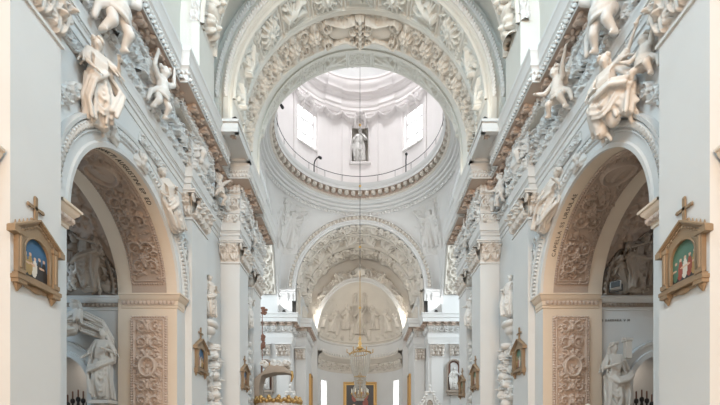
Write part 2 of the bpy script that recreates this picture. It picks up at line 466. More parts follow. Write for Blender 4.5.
def putto_meshes(J=None, seed=1, voxel=.022, mirror=False, mat=None):
    """chubby child figure, about 1.1 m"""
    mat = mat or M['fig']; r = random.Random(seed); mx = -1 if mirror else 1
    S = dict(pelvis=(0, 0, .48), chest=(0, .01, .74), head=(0, .03, 1.0), face=(0, 1, -.15),
             sh=((-.15, 0, .80), (.15, 0, .80)), el=((-.30, .05, .86), (.29, .05, .66)), ha=((-.32, .06, 1.08), (.36, .2, .62)),
             hip=((-.09, 0, .44), (.09, 0, .44)), kn=((-.14, .14, .25), (.12, .1, .24)), an=((-.16, .0, .03), (.20, -.02, .05)))
    S.update(J or {})
    T = lambda p: Vector((p[0]*mx, p[1], p[2]))
    J = {q: (tuple(T(p) for p in v) if isinstance(v[0], tuple) else T(v)) for q, v in S.items()}
    b = MB()
    b.cap(J['pelvis'], J['chest'], .15, .145); b.ell(J['pelvis'].lerp(J['chest'], .3)+Vector((0, .06, 0)), .13)
    b.cap(J['chest'], J['head'], .09, .07); b.cap(J['sh'][0], J['sh'][1], .085)
    for i in (0, 1):
        b.cap(J['chest'], J['sh'][i], .1, .08)
        b.cap(J['sh'][i], J['el'][i], .075, .058); b.cap(J['el'][i], J['ha'][i], .06, .036)
        hand(b, J['ha'][i], J['ha'][i]-J['el'][i], 1 if i else -1, 1.0)
        b.cap(J['hip'][i], J['kn'][i], .115, .08); b.cap(J['kn'][i], J['an'][i], .082, .045)
        b.cap(J['an'][i]-Vector((0, .02, 0)), J['an'][i]+Vector((0, .11, -.02)), .045, .032)
        b.ell(J['hip'][i]+Vector((0, -.07, 0)), .11)
    headmesh(b, J['head'], .135, J['face'])
    out = dict(body=remesh('body', b, mat, voxel, 1))
    h = MB(); hd = J['head']; f = J['face'].normalized()
    for i in range(34):
        a = r.uniform(0, 2*PI); t = r.uniform(0, 1)
        p = Vector((math.cos(a)*.12, math.sin(a)*.125, .02+.11*t)) * (1 if t < .6 else .82)
        if p.dot(f) > .085 and p.z < .10: continue
        h.ell(hd+p, .038)
    out['hair'] = remesh('hair', h, mat, voxel, 1)
    g = MB()                                                   # loose sash round the hips
    for q in range(3):
        g.tube([J['pelvis']+Vector((.17*math.cos(a), .17*math.sin(a)+.01, .03-.05*q+.04*math.sin(a+q))) for a in np.linspace(0, 2*PI, 11)], .04, None, 6)
    g.tube([J['pelvis']+Vector((.15*mx, .05, 0)), J['pelvis']+Vector((.30*mx, .0, -.15)), J['pelvis']+Vector((.34*mx, .0, -.36))], .07, .05, 6)
    out['sash'] = remesh('sash', g, mat, voxel, 1)
    out['wings'] = (wing_mesh(-1, voxel, mat), wing_mesh(1, voxel, mat), J['chest']+Vector((0, -.12, .05)))
    return out
def place(name, meshes, label, cat, loc, rotz=0, scale=1, group=None, tilt=(0, 0), mat=None):
    t = thing(name, label, cat, loc, rotz, scale, group)
    t.rotation_euler = (tilt[0], tilt[1], rotz)
    for q in ('body', 'hair', 'robe', 'sash'):
        if q in meshes: inst(q, meshes[q], t)
    if 'wings' in meshes:
        a, b, p = meshes['wings']; inst('wing', a, t, p); inst('wing', b, t, p)
    return t

# ================================================================== SCULPTURE TEMPLATES
SEAT = dict(pelvis=(0, 0, .42), chest=(0, .05, .76), neck=(0, .06, .95), head=(0, .09, 1.10), sh=((-.19, .05, .90), (.19, .05, .90)),
            hip=((-.10, .03, .40), (.10, .03, .40)), kn=((-.18, .38, .28), (.17, .40, .34)), an=((-.12, .42, -.20), (.26, .46, -.14)))
FIG = dict(
    seat=figure_meshes('seat', {**SEAT, 'el': ((-.36, .12, .72), (.34, .05, 1.06)), 'ha': ((-.22, .36, .62), (.40, .12, 1.34)), 'face': (-.4, 1, -.1)}, 3, .022,
                       cloak=[[(.2, -.05, .85), (.42, .0, .55), (.36, .3, .3), (.3, .45, .05)], [(-.2, 0, .8), (-.4, .1, .4), (-.45, .3, .1)]]),
    lean=figure_meshes('lean', dict(el=((-.42, .1, 1.30), (.30, .05, 1.18)), ha=((-.30, .3, 1.42), (.16, .28, 1.0)), kn=((-.12, .14, .5), (.12, .05, .5)), face=(.5, 1, -.25)), 5, .022,
                       cloak=[[(.1, -.1, 1.4), (-.3, -.1, 1.15), (-.5, .0, .9), (-.35, .15, .62), (-.2, .2, .3)], [(-.1, .1, 1.1), (.2, .16, .8), (.3, .1, .4), (.25, .1, .1)]]),
    recline=figure_meshes('recline', {**SEAT, 'kn': ((-.12, .50, .34), (.22, .46, .30)), 'an': ((-.06, .86, .02), (.30, .80, -.08)), 'chest': (0, -.08, .76), 'neck': (0, -.12, .95), 'head': (0, -.08, 1.10),
                          'sh': ((-.19, -.1, .90), (.19, -.1, .90)), 'el': ((-.34, .0, .66), (.36, -.16, .66)), 'ha': ((-.22, .26, .56), (.30, .1, .50)), 'face': (.5, 1, -.2)}, 8, .024,
                          cloak=[[(.2, -.1, .85), (.4, .1, .5), (.4, .5, .2), (.4, .8, -.1)]]),
    stand=figure_meshes('stand', dict(el=((-.33, .06, 1.18), (.36, .05, 1.12)), ha=((-.10, .30, 1.22), (.42, .28, 1.02)), face=(.3, 1, -.2)), 11, .024,
                        cloak=[[(.15, -.08, 1.4), (.34, -.05, 1.0), (.36, .1, .6), (.30, .1, .2)], [(-.15, -.08, 1.4), (-.3, -.02, 1.0), (.05, .2, .8), (.3, .15, .7)]]),
    standw=figure_meshes('standw', dict(el=((-.33, .06, 1.18), (.36, .05, 1.12)), ha=((-.10, .30, 1.22), (.30, .28, 1.02))), 13, .03, mat=M['figw'], hair='beard',
                        cloak=[[(.15, -.08, 1.4), (.34, -.05, 1.0), (.36, .1, .6), (.30, .1, .2)]]),
    reach=figure_meshes('reach', dict(el=((-.44, .1, 1.42), (.34, .05, 1.16)), ha=((-.70, .2, 1.38), (.22, .28, 1.12)), face=(-.6, 1, -.3)), 17, .026, mat=M['figw'],
                        cloak=[[(.1, -.1, 1.4), (.36, -.05, 1.0), (.34, .1, .6), (.26, .1, .1)]]),
)
FIGM = {k: None for k in FIG}
FIGM['seat'] = figure_meshes('seatm', dict(pelvis=(0, .0, .78), chest=(0, .03, 1.10), neck=(0, .05, 1.30), head=(0, .10, 1.45), sh=((-.18, .04, 1.23), (.18, .04, 1.23)), hip=((-.11, .02, .75), (.11, .02, .75)),
                             el=((-.36, .12, 1.02), (.42, .02, 1.32)), ha=((-.14, .36, .92), (.62, .06, 1.58)), kn=((-.20, .34, .50), (.28, .30, .58)), an=((-.14, .24, .05), (.42, .26, .14)), face=(.4, 1, -.35)), 23, .022, mirror=True,
                             cloak=[[(.2, -.05, 1.2), (.46, .0, .85), (.52, .2, .5), (.5, .3, .1)], [(-.25, .2, .80), (0, .36, .72), (.3, .4, .72), (.55, .3, .6)]])
FIGM['recline'] = figure_meshes('reclinem', {**SEAT, 'kn': ((-.12, .50, .34), (.22, .46, .30)), 'an': ((-.06, .86, .02), (.30, .80, -.08)), 'chest': (0, -.08, .76), 'neck': (0, -.12, .95), 'head': (0, -.08, 1.10),
                          'sh': ((-.19, -.1, .90), (.19, -.1, .90)), 'el': ((-.34, .0, .66), (.36, -.06, .70)), 'ha': ((-.22, .26, .56), (.44, .16, .72)), 'face': (.2, 1, -.3)}, 29, .024, mirror=True,
                          cloak=[[(.2, -.1, .85), (.4, .1, .5), (.4, .5, .2), (.4, .8, -.1)]])
FIGM['stand'] = figure_meshes('standm', dict(el=((-.33, .06, 1.18), (.36, .05, 1.12)), ha=((-.10, .30, 1.22), (.16, .32, 1.26)), face=(.3, 1, -.2)), 31, .024, mirror=True,
                        cloak=[[(.15, -.08, 1.4), (.34, -.05, 1.0), (.36, .1, .6), (.30, .1, .2)], [(-.2, .0, 1.0), (0, .2, .85), (.25, .2, .9), (.4, .1, 1.0)]])
PUT = [putto_meshes(None, 1, .022, mat=M['figw']),
       putto_meshes(dict(el=((-.30, .02, .92), (.30, .03, .93)), ha=((-.26, .05, 1.18), (.27, .06, 1.2))), 2, .022, mat=M['figw']),
       putto_meshes(dict(kn=((-.20, .16, .36), (.16, .18, .30)), an=((-.30, .05, .16), (.18, .0, .06)), el=((-.3, .1, .7), (.27, .1, .95)), ha=((-.42, .22, .78), (.42, .16, 1.1))), 3, .024, True, mat=M['fig'])]
def cherub_meshes():
    b = MB(); headmesh(b, (0, 0, .0), .14, (0, 1, -.2)); b.cap((0, -.03, -.16), (0, 0, -.05), .09, .07)
    h = MB(); r = random.Random(5)
    for i in range(26):
        a = r.uniform(0, 2*PI); p = Vector((math.cos(a)*.12, -abs(math.sin(a))*.12+.02, r.uniform(0, .14))); h.ell(p, .042)
    o = dict(body=remesh('body', b, M['figw'], .02, 1), hair=remesh('hair', h, M['figw'], .02, 1))
    o['wings'] = (wing_mesh(-1, .025, M['figw']), wing_mesh(1, .025, M['figw']), Vector((0, -.04, -.16)))
    return o
CHER = cherub_meshes()

# ================================================================== SETTING: NAVE WALLS
SIDES = ((-1, 'left'), (1, 'right'))
W = 6.6; WI = 8.73; Y0, Y1 = 9.0, 14.43; AC = (Y0+Y1)/2; AR = (Y1-Y0)/2; ZS = 6.92
ZA = 11.07          # underside of the entablature
YS = -3.0
def nave_wall(s, nm):
    b = MB()
    X = s*W
    b.quad((X, YS, 0), (X, Y0, 0), (X, Y0, ZA+3.4), (X, YS, ZA+3.4))
    ys = [AC-AR*math.cos(t) for t in np.linspace(0, PI, 49)]
    zs = [ZS+AR*math.sin(t) for t in np.linspace(0, PI, 49)]
    for i in range(48):
        b.quad((X, ys[i], zs[i]), (X, ys[i+1], zs[i+1]), (X, ys[i+1], ZA+3.4), (X, ys[i], ZA+3.4))
    b.quad((X, Y1, 0), (X, 18.85, 0), (X, 18.85, ZA+3.4), (X, Y1, ZA+3.4))
    o = b.build('wall_'+nm, M['wall'], kind='structure')
    j = MB()
    j.grid([[(X, y, z), (s*WI, y, z)] for y, z in zip(ys, zs)])  # soffit shares the jamb's tan: the chapel's warm dimness put into its colour
    for y in (Y0, Y1): j.quad((X, y, 0), (s*WI, y, 0), (s*WI, y, ZS), (X, y, ZS))
    j.build('jamb', M['cream'], o)
    return o
WALL = {s: nave_wall(s, nm) for s, nm in SIDES}
fl = MB(); fl.box(-16, 16, -20, 52, -.2, 0); fl.build('floor', M['floor'], kind='structure')
wb = MB(); wb.box(-7.5, 7.5, -20.2, -20, 0, 23); wb.box(-7.2, -6.6, -20, -3, 0, 23); wb.box(6.6, 7.2, -20, -3, 0, 23)
wb.build('wall_west', M['wall'], kind='structure')

# archivolts round the nave arches
def archivolt(s, nm, n):
    prof = [(0.0, -.02), (0.0, .09), (.10, .11), (.14, .07), (.30, .07), (.33, .12), (.36, .12), (.36, .08), (.56, .08), (.58, .17), (.66, .19), (.68, 0)]
    P = np.array([[(s*(W-d), AC-(AR+r)*math.cos(t), ZS+(AR+r)*math.sin(t)) for r, d in prof] for t in np.linspace(0, PI, 73)])
    o = gridobj('trim_%d' % n, P, M['wall'], kind='structure')
    L = PI*(AR+.36)
    hm = HM(L, .2, .016, 4); k = int(L/.13)
    for i in range(k):
        hm.leaf((i+.5)*L/k, .02, .17, PI/2-.3, .06, .045); hm.blob((i+.5)*L/k, .16, .03, None, 0, .04)
    R = AR+.36
    def f(u, v):
        t = PI-u/R if s < 0 else u/R
        return st(s*(W-.08)+0*t, AC+(R+v)*np.cos(t), ZS+(R+v)*np.sin(t)), st(-s+0*t, 0*t, 0*t)
    relief('leaf_moulding', hm, f, M['white'], o)
    return o
for i, (s, nm) in enumerate(SIDES): archivolt(s, nm, 1+i)

# imposts: swept along the wall, round the jamb and on into the chapel
IMP = [(0, 6.44), (.03, 6.46), (.03, 6.52), (.06, 6.56), (.06, 6.70), (.10, 6.72), (.17, 6.82), (.18, 6.86), (.22, 6.88), (.22, 6.93), (0, 6.94)]
def impost(s, n):
    o = None
    for path in ([(W, 14.95), (W, Y1), (8.6, Y1)][::-1], [(W, 8.6), (W, Y0), (WI, Y0)], [(W, 6.0), (W, 7.2)]):
        if path[0][0] > 8:                 # far jamb faces the camera: run from outside in
            pass
        P = sweep_pts(path, IMP, s)
        q = gridobj('trim_%d' % n if o is None else 'impost_return', P, M['cream'], o, True, 'structure' if o is None else None)
        o = o or q
    hm = HM(1.9, .15, .014, 3)
    for i in range(13): hm.leaf(.07+i*.146, .01, .13, PI/2, .06, .03)
    relief('leaf_moulding', hm, f_plane((s*6.66, Y1-.062, 6.555), (s, 0, 0), (0, 0, 1), (0, -1, 0)), M['rose'], o)
    hm = HM(.5, .15, .014, 3)
    for i in range(4): hm.leaf(.07+i*.13, .01, .13, PI/2, .06, .03)
    relief('leaf_moulding', hm, f_plane((s*(W-.062), 8.6, 6.555), (0, 1, 0), (0, 0, 1), (-s, 0, 0)), M['rose'], o)
for i, (s, nm) in enumerate(SIDES): impost(s, 3+i)

# ================================================================== CHAPELS
def chapel(s, nm):
    b = MB(); a0, a1, ya, yb = WI, 14.2, 8.6, 14.6; ac = (a0+a1)/2; R = (a1-a0)/2
    b.quad((s*a0, ya, 0), (s*a1, ya, 0), (s*a1, ya, 10), (s*a0, ya, 10))
    b.quad((s*a1, ya, 0), (s*a1, yb, 0), (s*a1, yb, ZS), (s*a1, ya, ZS))
    for y in (ya, yb):
        for k in range(24):
            t0, t1 = PI*k/24, PI*(k+1)/24
            b.add([(s*ac, y, ZS), (s*(ac+R*math.cos(t0)), y, ZS+R*math.sin(t0)), (s*(ac+R*math.cos(t1)), y, ZS+R*math.sin(t1))], [(0, 1, 2)])
    # far wall with an arched doorway at a = 10.7
    dc, dr, dz = 11.0, 1.1, 3.7
    t = np.linspace(PI, 0, 25)
    b.quad((s*a0, yb, 0), (s*(dc-dr), yb, 0), (s*(dc-dr), yb, ZS), (s*a0, yb, ZS))
    b.quad((s*(dc+dr), yb, 0), (s*a1, yb, 0), (s*a1, yb, ZS), (s*(dc+dr), yb, ZS))
    for k in range(24):
        p = [(s*(dc+dr*math.cos(q)), yb, dz+dr*math.sin(q)) for q in t[k:k+2]]
        b.quad(p[0], p[1], (p[1][0], yb, ZS), (p[0][0], yb, ZS))
        b.quad(p[0], p[1], (p[1][0], yb+.5, p[1][2]), (p[0][0], yb+.5, p[0][2]))
    for q in (-1, 1): b.quad((s*(dc+q*dr), yb, 0), (s*(dc+q*dr), yb+.5, 0), (s*(dc+q*dr), yb+.5, dz), (s*(dc+q*dr), yb, dz))
    # passage beyond the doorway
    b.quad((s*8.8, 17.2, 0), (s*13, 17.2, 0), (s*13, 17.2, 5.4), (s*8.8, 17.2, 5.4))
    b.quad((s*8.8, yb+.5, 0), (s*8.8, 17.2, 0), (s*8.8, 17.2, 5.4), (s*8.8, yb+.5, 5.4)); b.quad((s*13, yb+.5, 0), (s*13, 17.2, 0), (s*13, 17.2, 5.4), (s*13, yb+.5, 5.4))
    b.quad((s*8.8, yb+.5, 5.4), (s*13, yb+.5, 5.4), (s*13, 17.2, 5.4), (s*8.8, 17.2, 5.4))
    o = b.build('wall_%s_chapel' % nm, M['wall'], kind='structure')
    v = MB()                                            # vault
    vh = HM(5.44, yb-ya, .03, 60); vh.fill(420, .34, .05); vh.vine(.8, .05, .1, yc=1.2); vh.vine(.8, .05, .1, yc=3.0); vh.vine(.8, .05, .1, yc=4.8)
    def fv(u, w_):
        a = a0+.02+u; y = ya+w_
        zx = np.sqrt(np.maximum(0, (AR+.28)**2-(y-AC)**2)); zy = np.sqrt(np.maximum(0, R*R-(a-ac)**2))
        gx = zx > zy; n = st(np.where(gx, 0, -s*(a-ac)), np.where(gx, -(y-AC), 0), -np.maximum(.3, np.maximum(zx, zy)))
        return st(s*a, y, ZS+np.maximum(zx, zy)), n/np.linalg.norm(n, axis=-1, keepdims=True)
    relief('vault', vh, fv, M['rose_dim'], o)
    d = MB()                                            # door moulding
    prof = [(0, 0), (0, .10), (.18, .12), (.21, .05), (.27, .04), (.40, .07), (.42, .15), (.52, .18), (.55, 0)]
    P = [[(s*(dc-dr-r), yb-q, 0) for r, q in prof]]+[[(s*(dc+(dr+r)*math.cos(q2)), yb-q, dz+(dr+r)*math.sin(q2)) for r, q in prof] for q2 in t]+[[(s*(dc+dr+r), yb-q, 0) for r, q in prof]]
    d.grid(P); d.build('door_moulding', M['wall'], o, True)
    # impost cornice continuing on the chapel's far wall
    P = sweep_pts([(a1, yb), (a0-.13, yb)], [(q, z-.03) for q, z in IMP], s); gridobj('cornice', P, M['wall'], o)
    hm = HM(3, .14, .016, 3)
    for i in range(20): hm.leaf(.07+i*.146, .01, .12, PI/2, .06, .03)
    relief('leaf_moulding', hm, f_plane((s*8.75, yb-.062, 6.53), (s, 0, 0), (0, 0, 1), (0, -1, 0)), M['umber'], o)
    # lunette relief and formeret band above
    ln = HM(5.4, 2.7, .022, 40+s)
    ln.fill(120, .3, .05); 
    for (x, y, H, a) in ((.75, .75, 1.25, .5), (1.5, 1.2, 1.7, .3), (2.6, 1.1, 1.8, 0), (3.7, 1.1, 1.6, -.3), (.35, .35, .5, 0)):
        ln.figure(x, y, H, a, H*.14, True, True, 1)
    for i in range(12): ln.blob(ln.r.uniform(.3, 5), ln.r.uniform(.2, 2), ln.r.uniform(.15, .4), ln.r.uniform(.1, .25), ln.r.uniform(0, 3), .1)
    ff = f_plane((s*(a0+.02), yb-.02, ZS+.02), (s, 0, 0), (0, 0, 1), (0, -1, 0))
    def f2(u, vv):
        P, N = ff(u, vv); x = u-R; top = np.sqrt(np.maximum(.0, (R-.01)**2-np.minimum(np.abs(x), R)**2))
        P = P.copy(); P[..., 2] = np.minimum(P[..., 2], ZS+.02+top); return P, N
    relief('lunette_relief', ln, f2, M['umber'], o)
    fb = HM(PI*R, .34, .025, 9); fb.edge(.04, .05, 'bt'); fb.beads((0, .17), (fb.w, .17), .09, 2.2, .09)
    def f3(u, vv):
        q = u/R; r = R
        return st(s*(ac-r*np.cos(q)), yb-vv, ZS+r*np.sin(q)), st(s*np.cos(q), 0*q, -np.sin(q))
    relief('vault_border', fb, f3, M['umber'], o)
    return o
for s, nm in SIDES: chapel(s, nm)

# reliefs of the nave arch: soffit panel, jamb panel, inscription
def arch_panels(s, nm):
    a0, a1 = 6.97, 8.22; w = a1-a0; L = PI*AR
    hm = HM(L, w, .02, 60+s)
    x0, x1 = .40, L-.40
    hm.beads((x0, .05), (x1, .05), .035, 2.4, .035); hm.beads((x0, w-.05), (x1, w-.05), .035, 2.4, .035)
    for x in (x0, x1): hm.beads((x, .05), (x, w-.05), .035, 2.4, .035)
    hm.rect(x0+.09, .13, x1-.09, w-.13, .025, .03)
    n = 5
    for k in range(n):
        xa = x0+.12+(x1-x0-.24)*k/n; xb = x0+.12+(x1-x0-.24)*(k+1)/n; xm = (xa+xb)/2
        hm.fill(70, .2, .05, xa, xb, .16, w-.16)
        if k == 2:
            hm.blob(xm, w/2, .5, .36, 0, .05); hm.stroke([(xm+.52*math.cos(t), w/2+.4*math.sin(t)) for t in np.linspace(0, 2*PI, 30)], .05, None, .08)
            hm.figure(xm, w/2, .7, PI/2, .07)
        else:
            for (dx, dy, d) in ((-.3, -.22, 1), (.3, .22, -1), (-.3, .24, -1), (.3, -.24, 1)):
                hm.spiral(xm+dx, w/2+dy, .25, d*PI/2, d, .036, .07)
            hm.rosette(xm, w/2, .17, 8, .09)
    hm.Z[(hm.X < x0-.06) | (hm.X > x1+.06), :] = 0
    def f(u, v):
        t = PI-u/AR if s < 0 else u/AR
        return st(s*(a0+v), AC+AR*np.cos(t), ZS+AR*np.sin(t)), st(0*t, -np.cos(t), -np.sin(t))
    o = relief('arch_soffit_relief', hm, f, M['rose_dim'])
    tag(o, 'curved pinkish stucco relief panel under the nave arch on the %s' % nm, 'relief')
    b = MB()
    for q in ((0, 0),): pass
    jw, jh = 1.33, 5.6
    jm = HM(jw, jh, .018, 80+s)
    jm.beads((.05, .05), (.05, jh-.05), .04, 2.3, .045); jm.beads((jw-.05, .05), (jw-.05, jh-.05), .04, 2.3, .045); jm.beads((.05, jh-.05), (jw-.05, jh-.05), .04, 2.3, .045)
    jm.rect(.13, .13, jw-.13, jh-.13, .028, .035)
    sub = HM(jw-.32, jh-.32, .018, 90+s); sub.candelabra(.04, .075, 2.2)
    yo = (jh-.32)*.68
    sub.blob(sub.w/2, yo, .36, .40, 0, .03)
    sub.stroke([(sub.w/2+.28*math.cos(t), yo+.34*math.sin(t)) for t in np.linspace(0, 2*PI, 30)], .055, None, .10)
    for t in np.linspace(0, 2*PI, 11): sub.leaf(sub.w/2+.33*math.cos(t), yo+.4*math.sin(t), .2, t, .07, .08)
    i0 = int(round(.16/jm.gx)); j0 = int(round(.16/jm.gy)); a, c2 = sub.Z.shape
    a = min(a, jm.nx-i0); c2 = min(c2, jm.ny-j0)
    jm.Z[i0:i0+a, j0:j0+c2] = np.maximum(jm.Z[i0:i0+a, j0:j0+c2], sub.Z[:a, :c2])
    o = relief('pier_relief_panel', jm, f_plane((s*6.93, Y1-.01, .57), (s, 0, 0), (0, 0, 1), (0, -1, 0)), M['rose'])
    tag(o, 'tall pinkish scrollwork relief panel on the pier under the %s arch' % nm, 'relief')
def letters(text, size, fn, name, label):
    """each glyph is set with fn(distance) -> (origin, right, up)"""
    d = 0; t = None
    for ch in text:
        if ch == ' ': d += size*.45; continue
        cu = bpy.data.curves.new('g', 'FONT'); cu.body = ch; cu.size = size; cu.extrude = .004
        o = bpy.data.objects.new('g', cu); C.objects.link(o)
        me = bpy.data.meshes.new_from_object(o.evaluated_get(bpy.context.evaluated_depsgraph_get()))
        xs = [v.co.x for v in me.vertices]; wd = max(xs)-min(xs) if xs else 0
        O, R, U = fn(d+wd/2); N = R.cross(U); t = t or thing(name, label, 'inscription')
        mb = MB(); mb.add([O+R*(v.co.x-min(xs)-wd/2)+U*v.co.y+N*(v.co.z+.006) for v in me.vertices], [tuple(p.vertices) for p in me.polygons])
        bpy.data.objects.remove(o); bpy.data.meshes.remove(me); bpy.data.curves.remove(cu)
        mb.build('letter', M['ink'], t)
        d += wd+size*.16
for s, nm in SIDES: arch_panels(s, nm)
def fn_left(d0):
    def f(d):
        t = d0-d/AR                              # angle from the far spring, falling as the text runs down
        t = max(t, .02)
        O = Vector((-6.66-.22, AC+AR*math.cos(t), ZS+AR*math.sin(t)))
        return O, Vector((0, math.sin(t), -math.cos(t))), Vector((1, 0, 0))
    return f
def fn_right(d0):
    def f(d):
        t = d0+d/AR
        O = Vector((6.66+.22, AC+AR*math.cos(t), ZS+AR*math.sin(t)))
        return O, Vector((0, -math.sin(t), math.cos(t))), Vector((-1, 0, 0))
    return f
letters('CAPELLA SANCTI AUGUSTINI EP ED', .20, fn_left(2.45), 'painted_inscription', 'dark lettering CAPELLA SANCTI AUGUSTINI along the left arch soffit')
letters('CAPELLA SS URSULAE', .18, fn_right(.48), 'painted_inscription', 'dark lettering CAPELLA SS URSULAE along the right arch soffit')
letters('S BARBARA V M', .12, lambda d: (Vector((8.82+d, 14.585, 6.02)), Vector((1, 0, 0)), Vector((0, 0, 1))), 'painted_inscription', 'small lettering S BARBARA V M on the right chapel wall under the cornice')

# ================================================================== PILASTERS
def shaft_box(b, s, a0, a1, y0, y1, z1): b.box(s*a0, s*a1, y0, y1, 0, z1)
def capital(s, a0, a1, y0, y1, parent, seed, cam=True, z0=10.03, z1=11.05, res=.02):
    """composite capital: astragal, bell with acanthus on the nave and camera faces, corner volutes, abacus"""
    b = MB(); b.box(s*(a0-.05), s*a1, y0-.05, y1+.05, z0-.02, z0+.05); b.box(s*(a0-.02), s*a1, y0-.02, y1+.02, z0+.05, z0+.08)
    b.build('astragal', M['white'], parent)
    k = MB(); k.box(s*a0, s*a1, y0, y1, z0+.08, z1-.14)
    k.build('bell', M['warm'], parent)
    ab = MB(); ab.box(s*(a0-.20), s*a1, y0-.20, y1+.20, z1-.12, z1-.05); ab.box(s*(a0-.24), s*a1, y0-.24, y1+.24, z1-.05, z1+.01); ab.build('abacus', M['white'], parent)
    H = z1-z0-.22; Wd = y1-y0
    def leaves(w, sd):
        hm = HM(w, H, res, sd); n = max(2, int(round(w/.36)))
        for row, (yy, L, off) in enumerate(((.0, .42, 0), (.28, .40, .5))):
            for i in range(n+row):
                x = (i+.5-off)*w/n
                hm.leaf(x, yy, L, PI/2, .13, .10); hm.leaf(x-.07, yy+.05, L*.8, PI/2+.35, .08, .12); hm.leaf(x+.07, yy+.05, L*.8, PI/2-.35, .08, .12); hm.blob(x, yy+L, .09, .045, 0, .18)
        hm.spiral(w*.12, H-.13, .13, 0, -1, .035, .14); hm.spiral(w*.88, H-.13, .13, PI, 1, .035, .14)
        hm.rosette(w/2, H*.82, .14, 7, .14)
        hm.Z += .10*(hm.Y/H)[None, :]**2
        return hm
    f = f_plane((s*(a0-.0), y0, z0+.08), (0, 1, 0), (0, 0, 1), (-s, 0, 0))
    relief('acanthus', leaves(Wd, seed), f, M['fig'], parent, .012, None, 1.5)
    if cam:
        w = min(a1-a0, 1.2)
        f = f_plane((s*a0, y0, z0+.08), (s, 0, 0), (0, 0, 1), (0, -1, 0)); relief('acanthus', leaves(w, seed+1), f, M['fig'], parent, .012, None, 1.5)
    for (yy) in (y0-.08, y1+.08):
        v = MB(); pts = []
        for i in range(22):
            t = i/21; r = .15*(1-.85*t); an = 1.2+t*2.4*2*PI*.8
            pts.append((s*(a0-.10-.0), yy+r*math.cos(an), z1-.28+r*math.sin(an)))
        v.tube(pts, .045, .03, 6); v.ell((s*(a0-.1), yy, z1-.28), .05, None, 8, 6)
        v.build('volute', M['fig'], parent, True, auto=False)
PIL = [('near', 7.25, 8.48, 6.34, 6.6, False), ('second', 15.09, 16.57, 6.34, 6.6, False),
       ('third', 18.88, 20.3, 5.68, 6.56, True), ('fourth', 22.0, 23.6, 5.86, 6.17, True)]
DESC = {'near': 'beside the near pier and big arch', 'second': 'just past the chapel arch', 'third': 'standing forward at the start of the crossing', 'fourth': 'last before the crossing opens'}
for s, nm in SIDES:
    for i, (k, y0, y1, a0, a1, cam) in enumerate(PIL):
        t = thing('pilaster', '%s nave pilaster on the %s, %s' % ('pale flat' if i < 2 else 'cream plaster', nm, DESC[k]), 'pilaster', (0, 0, 0))
        t.location = (0, 0, 0)
        b = MB(); shaft_box(b, s, a0, a1+.02, y0, y1, 10.03); b.build('shaft', M['wall'], t)
        capital(s, a0, a1+.02, y0, y1, t, 100+10*i+(s > 0)*5, True, res=.018 if i < 2 else .024)

# crossing pier masses behind the pilasters
for i, (s, nm) in enumerate(SIDES):
    b = MB(); b.box(s*6.2, s*7.6, 20.25, 23.62, 0, 15.2); b.box(s*5.95, s*7.6, 18.95, 20.3, 11.1, 15.2)
    b.box(s*6.59, s*12, 18.86, 20.0, 0, 16)
    b.build('wall_%s_crossing' % nm, M['wall'], kind='structure')

# hanging stucco trophies in the two recesses
def trophy(s, nm, a, y0, y1, z0, z1, seed, label):
    w = y1-y0; hm = HM(w, z1-z0, .022, seed); r = hm.r; H = z1-z0
    y = H-.1
    while y > .2:
        for _ in range(6):
            hm.leaf(w*.5+r.uniform(-.25, .25)*w, y+r.uniform(-.15, .15), .42, r.uniform(0, 2*PI), .14, r.uniform(.07, .15))
        hm.blob(w*.5+r.uniform(-.15, .15)*w, y, .2, .18, 0, .19); hm.rosette(w*.5+r.uniform(-.2, .2)*w, y-.15, .18, 6, .19)
        y -= .42
    o = relief('stucco_trophy', hm, f_plane((s*a, y0, z0), (0, 1, 0), (0, 0, 1), (-s, 0, 0)), M['figw'])
    tag(o, label, 'stucco ornament')
for s, nm in SIDES:
    trophy(s, nm, 6.59, 16.75, 18.7, 1.2, 5.9, 200+s, 'hanging cluster of stucco trophies in the recess beside the second picture on the %s' % nm)
    trophy(s, nm, 6.19, 20.45, 21.9, 1.2, 6.9, 210+s, 'slim hanging stucco trophies beside the third picture on the %s' % nm)
    m = FIG['reach'] if s > 0 else FIG['stand']
    place('recess_statue', m, 'white robed stucco statue high in the recess beside the %s second pilaster' % nm, 'statue', (s*6.45, 17.15, 7.0), s*(PI/2+.5), 1.0)
    t = thing('statue_bracket', 'curling stucco bracket under the robed recess statue on the %s' % nm, 'bracket', (s*6.48, 17.3, 6.5))
    b = MB(); b.ell((0, 0, .2), (.34, .55, .2)); b.ell((s*.05, 0, -.05), (.26, .4, .25)); b.cap((s*.1, 0, -.2), (s*.15, 0, -.55), .2, .08); b.build('console', M['figw'], t, True, auto=False)
    v = MB()
    for q in (-1, 1): v.tube([(0, q*(.3+.18*math.cos(x)*(1-x/9)), .0+.2*math.sin(x)*(1-x/9)) for x in np.linspace(0, 7, 16)], .06, .04, 6)
    v.build('scroll', M['figw'], t, True, auto=False)
    place('recess_statue', FIG['standw'], 'small white stucco statue in the recess next to the %s fourth pilaster' % nm, 'statue', (s*5.95, 21.1, 7.6), s*(PI/2+.4), 1.15)

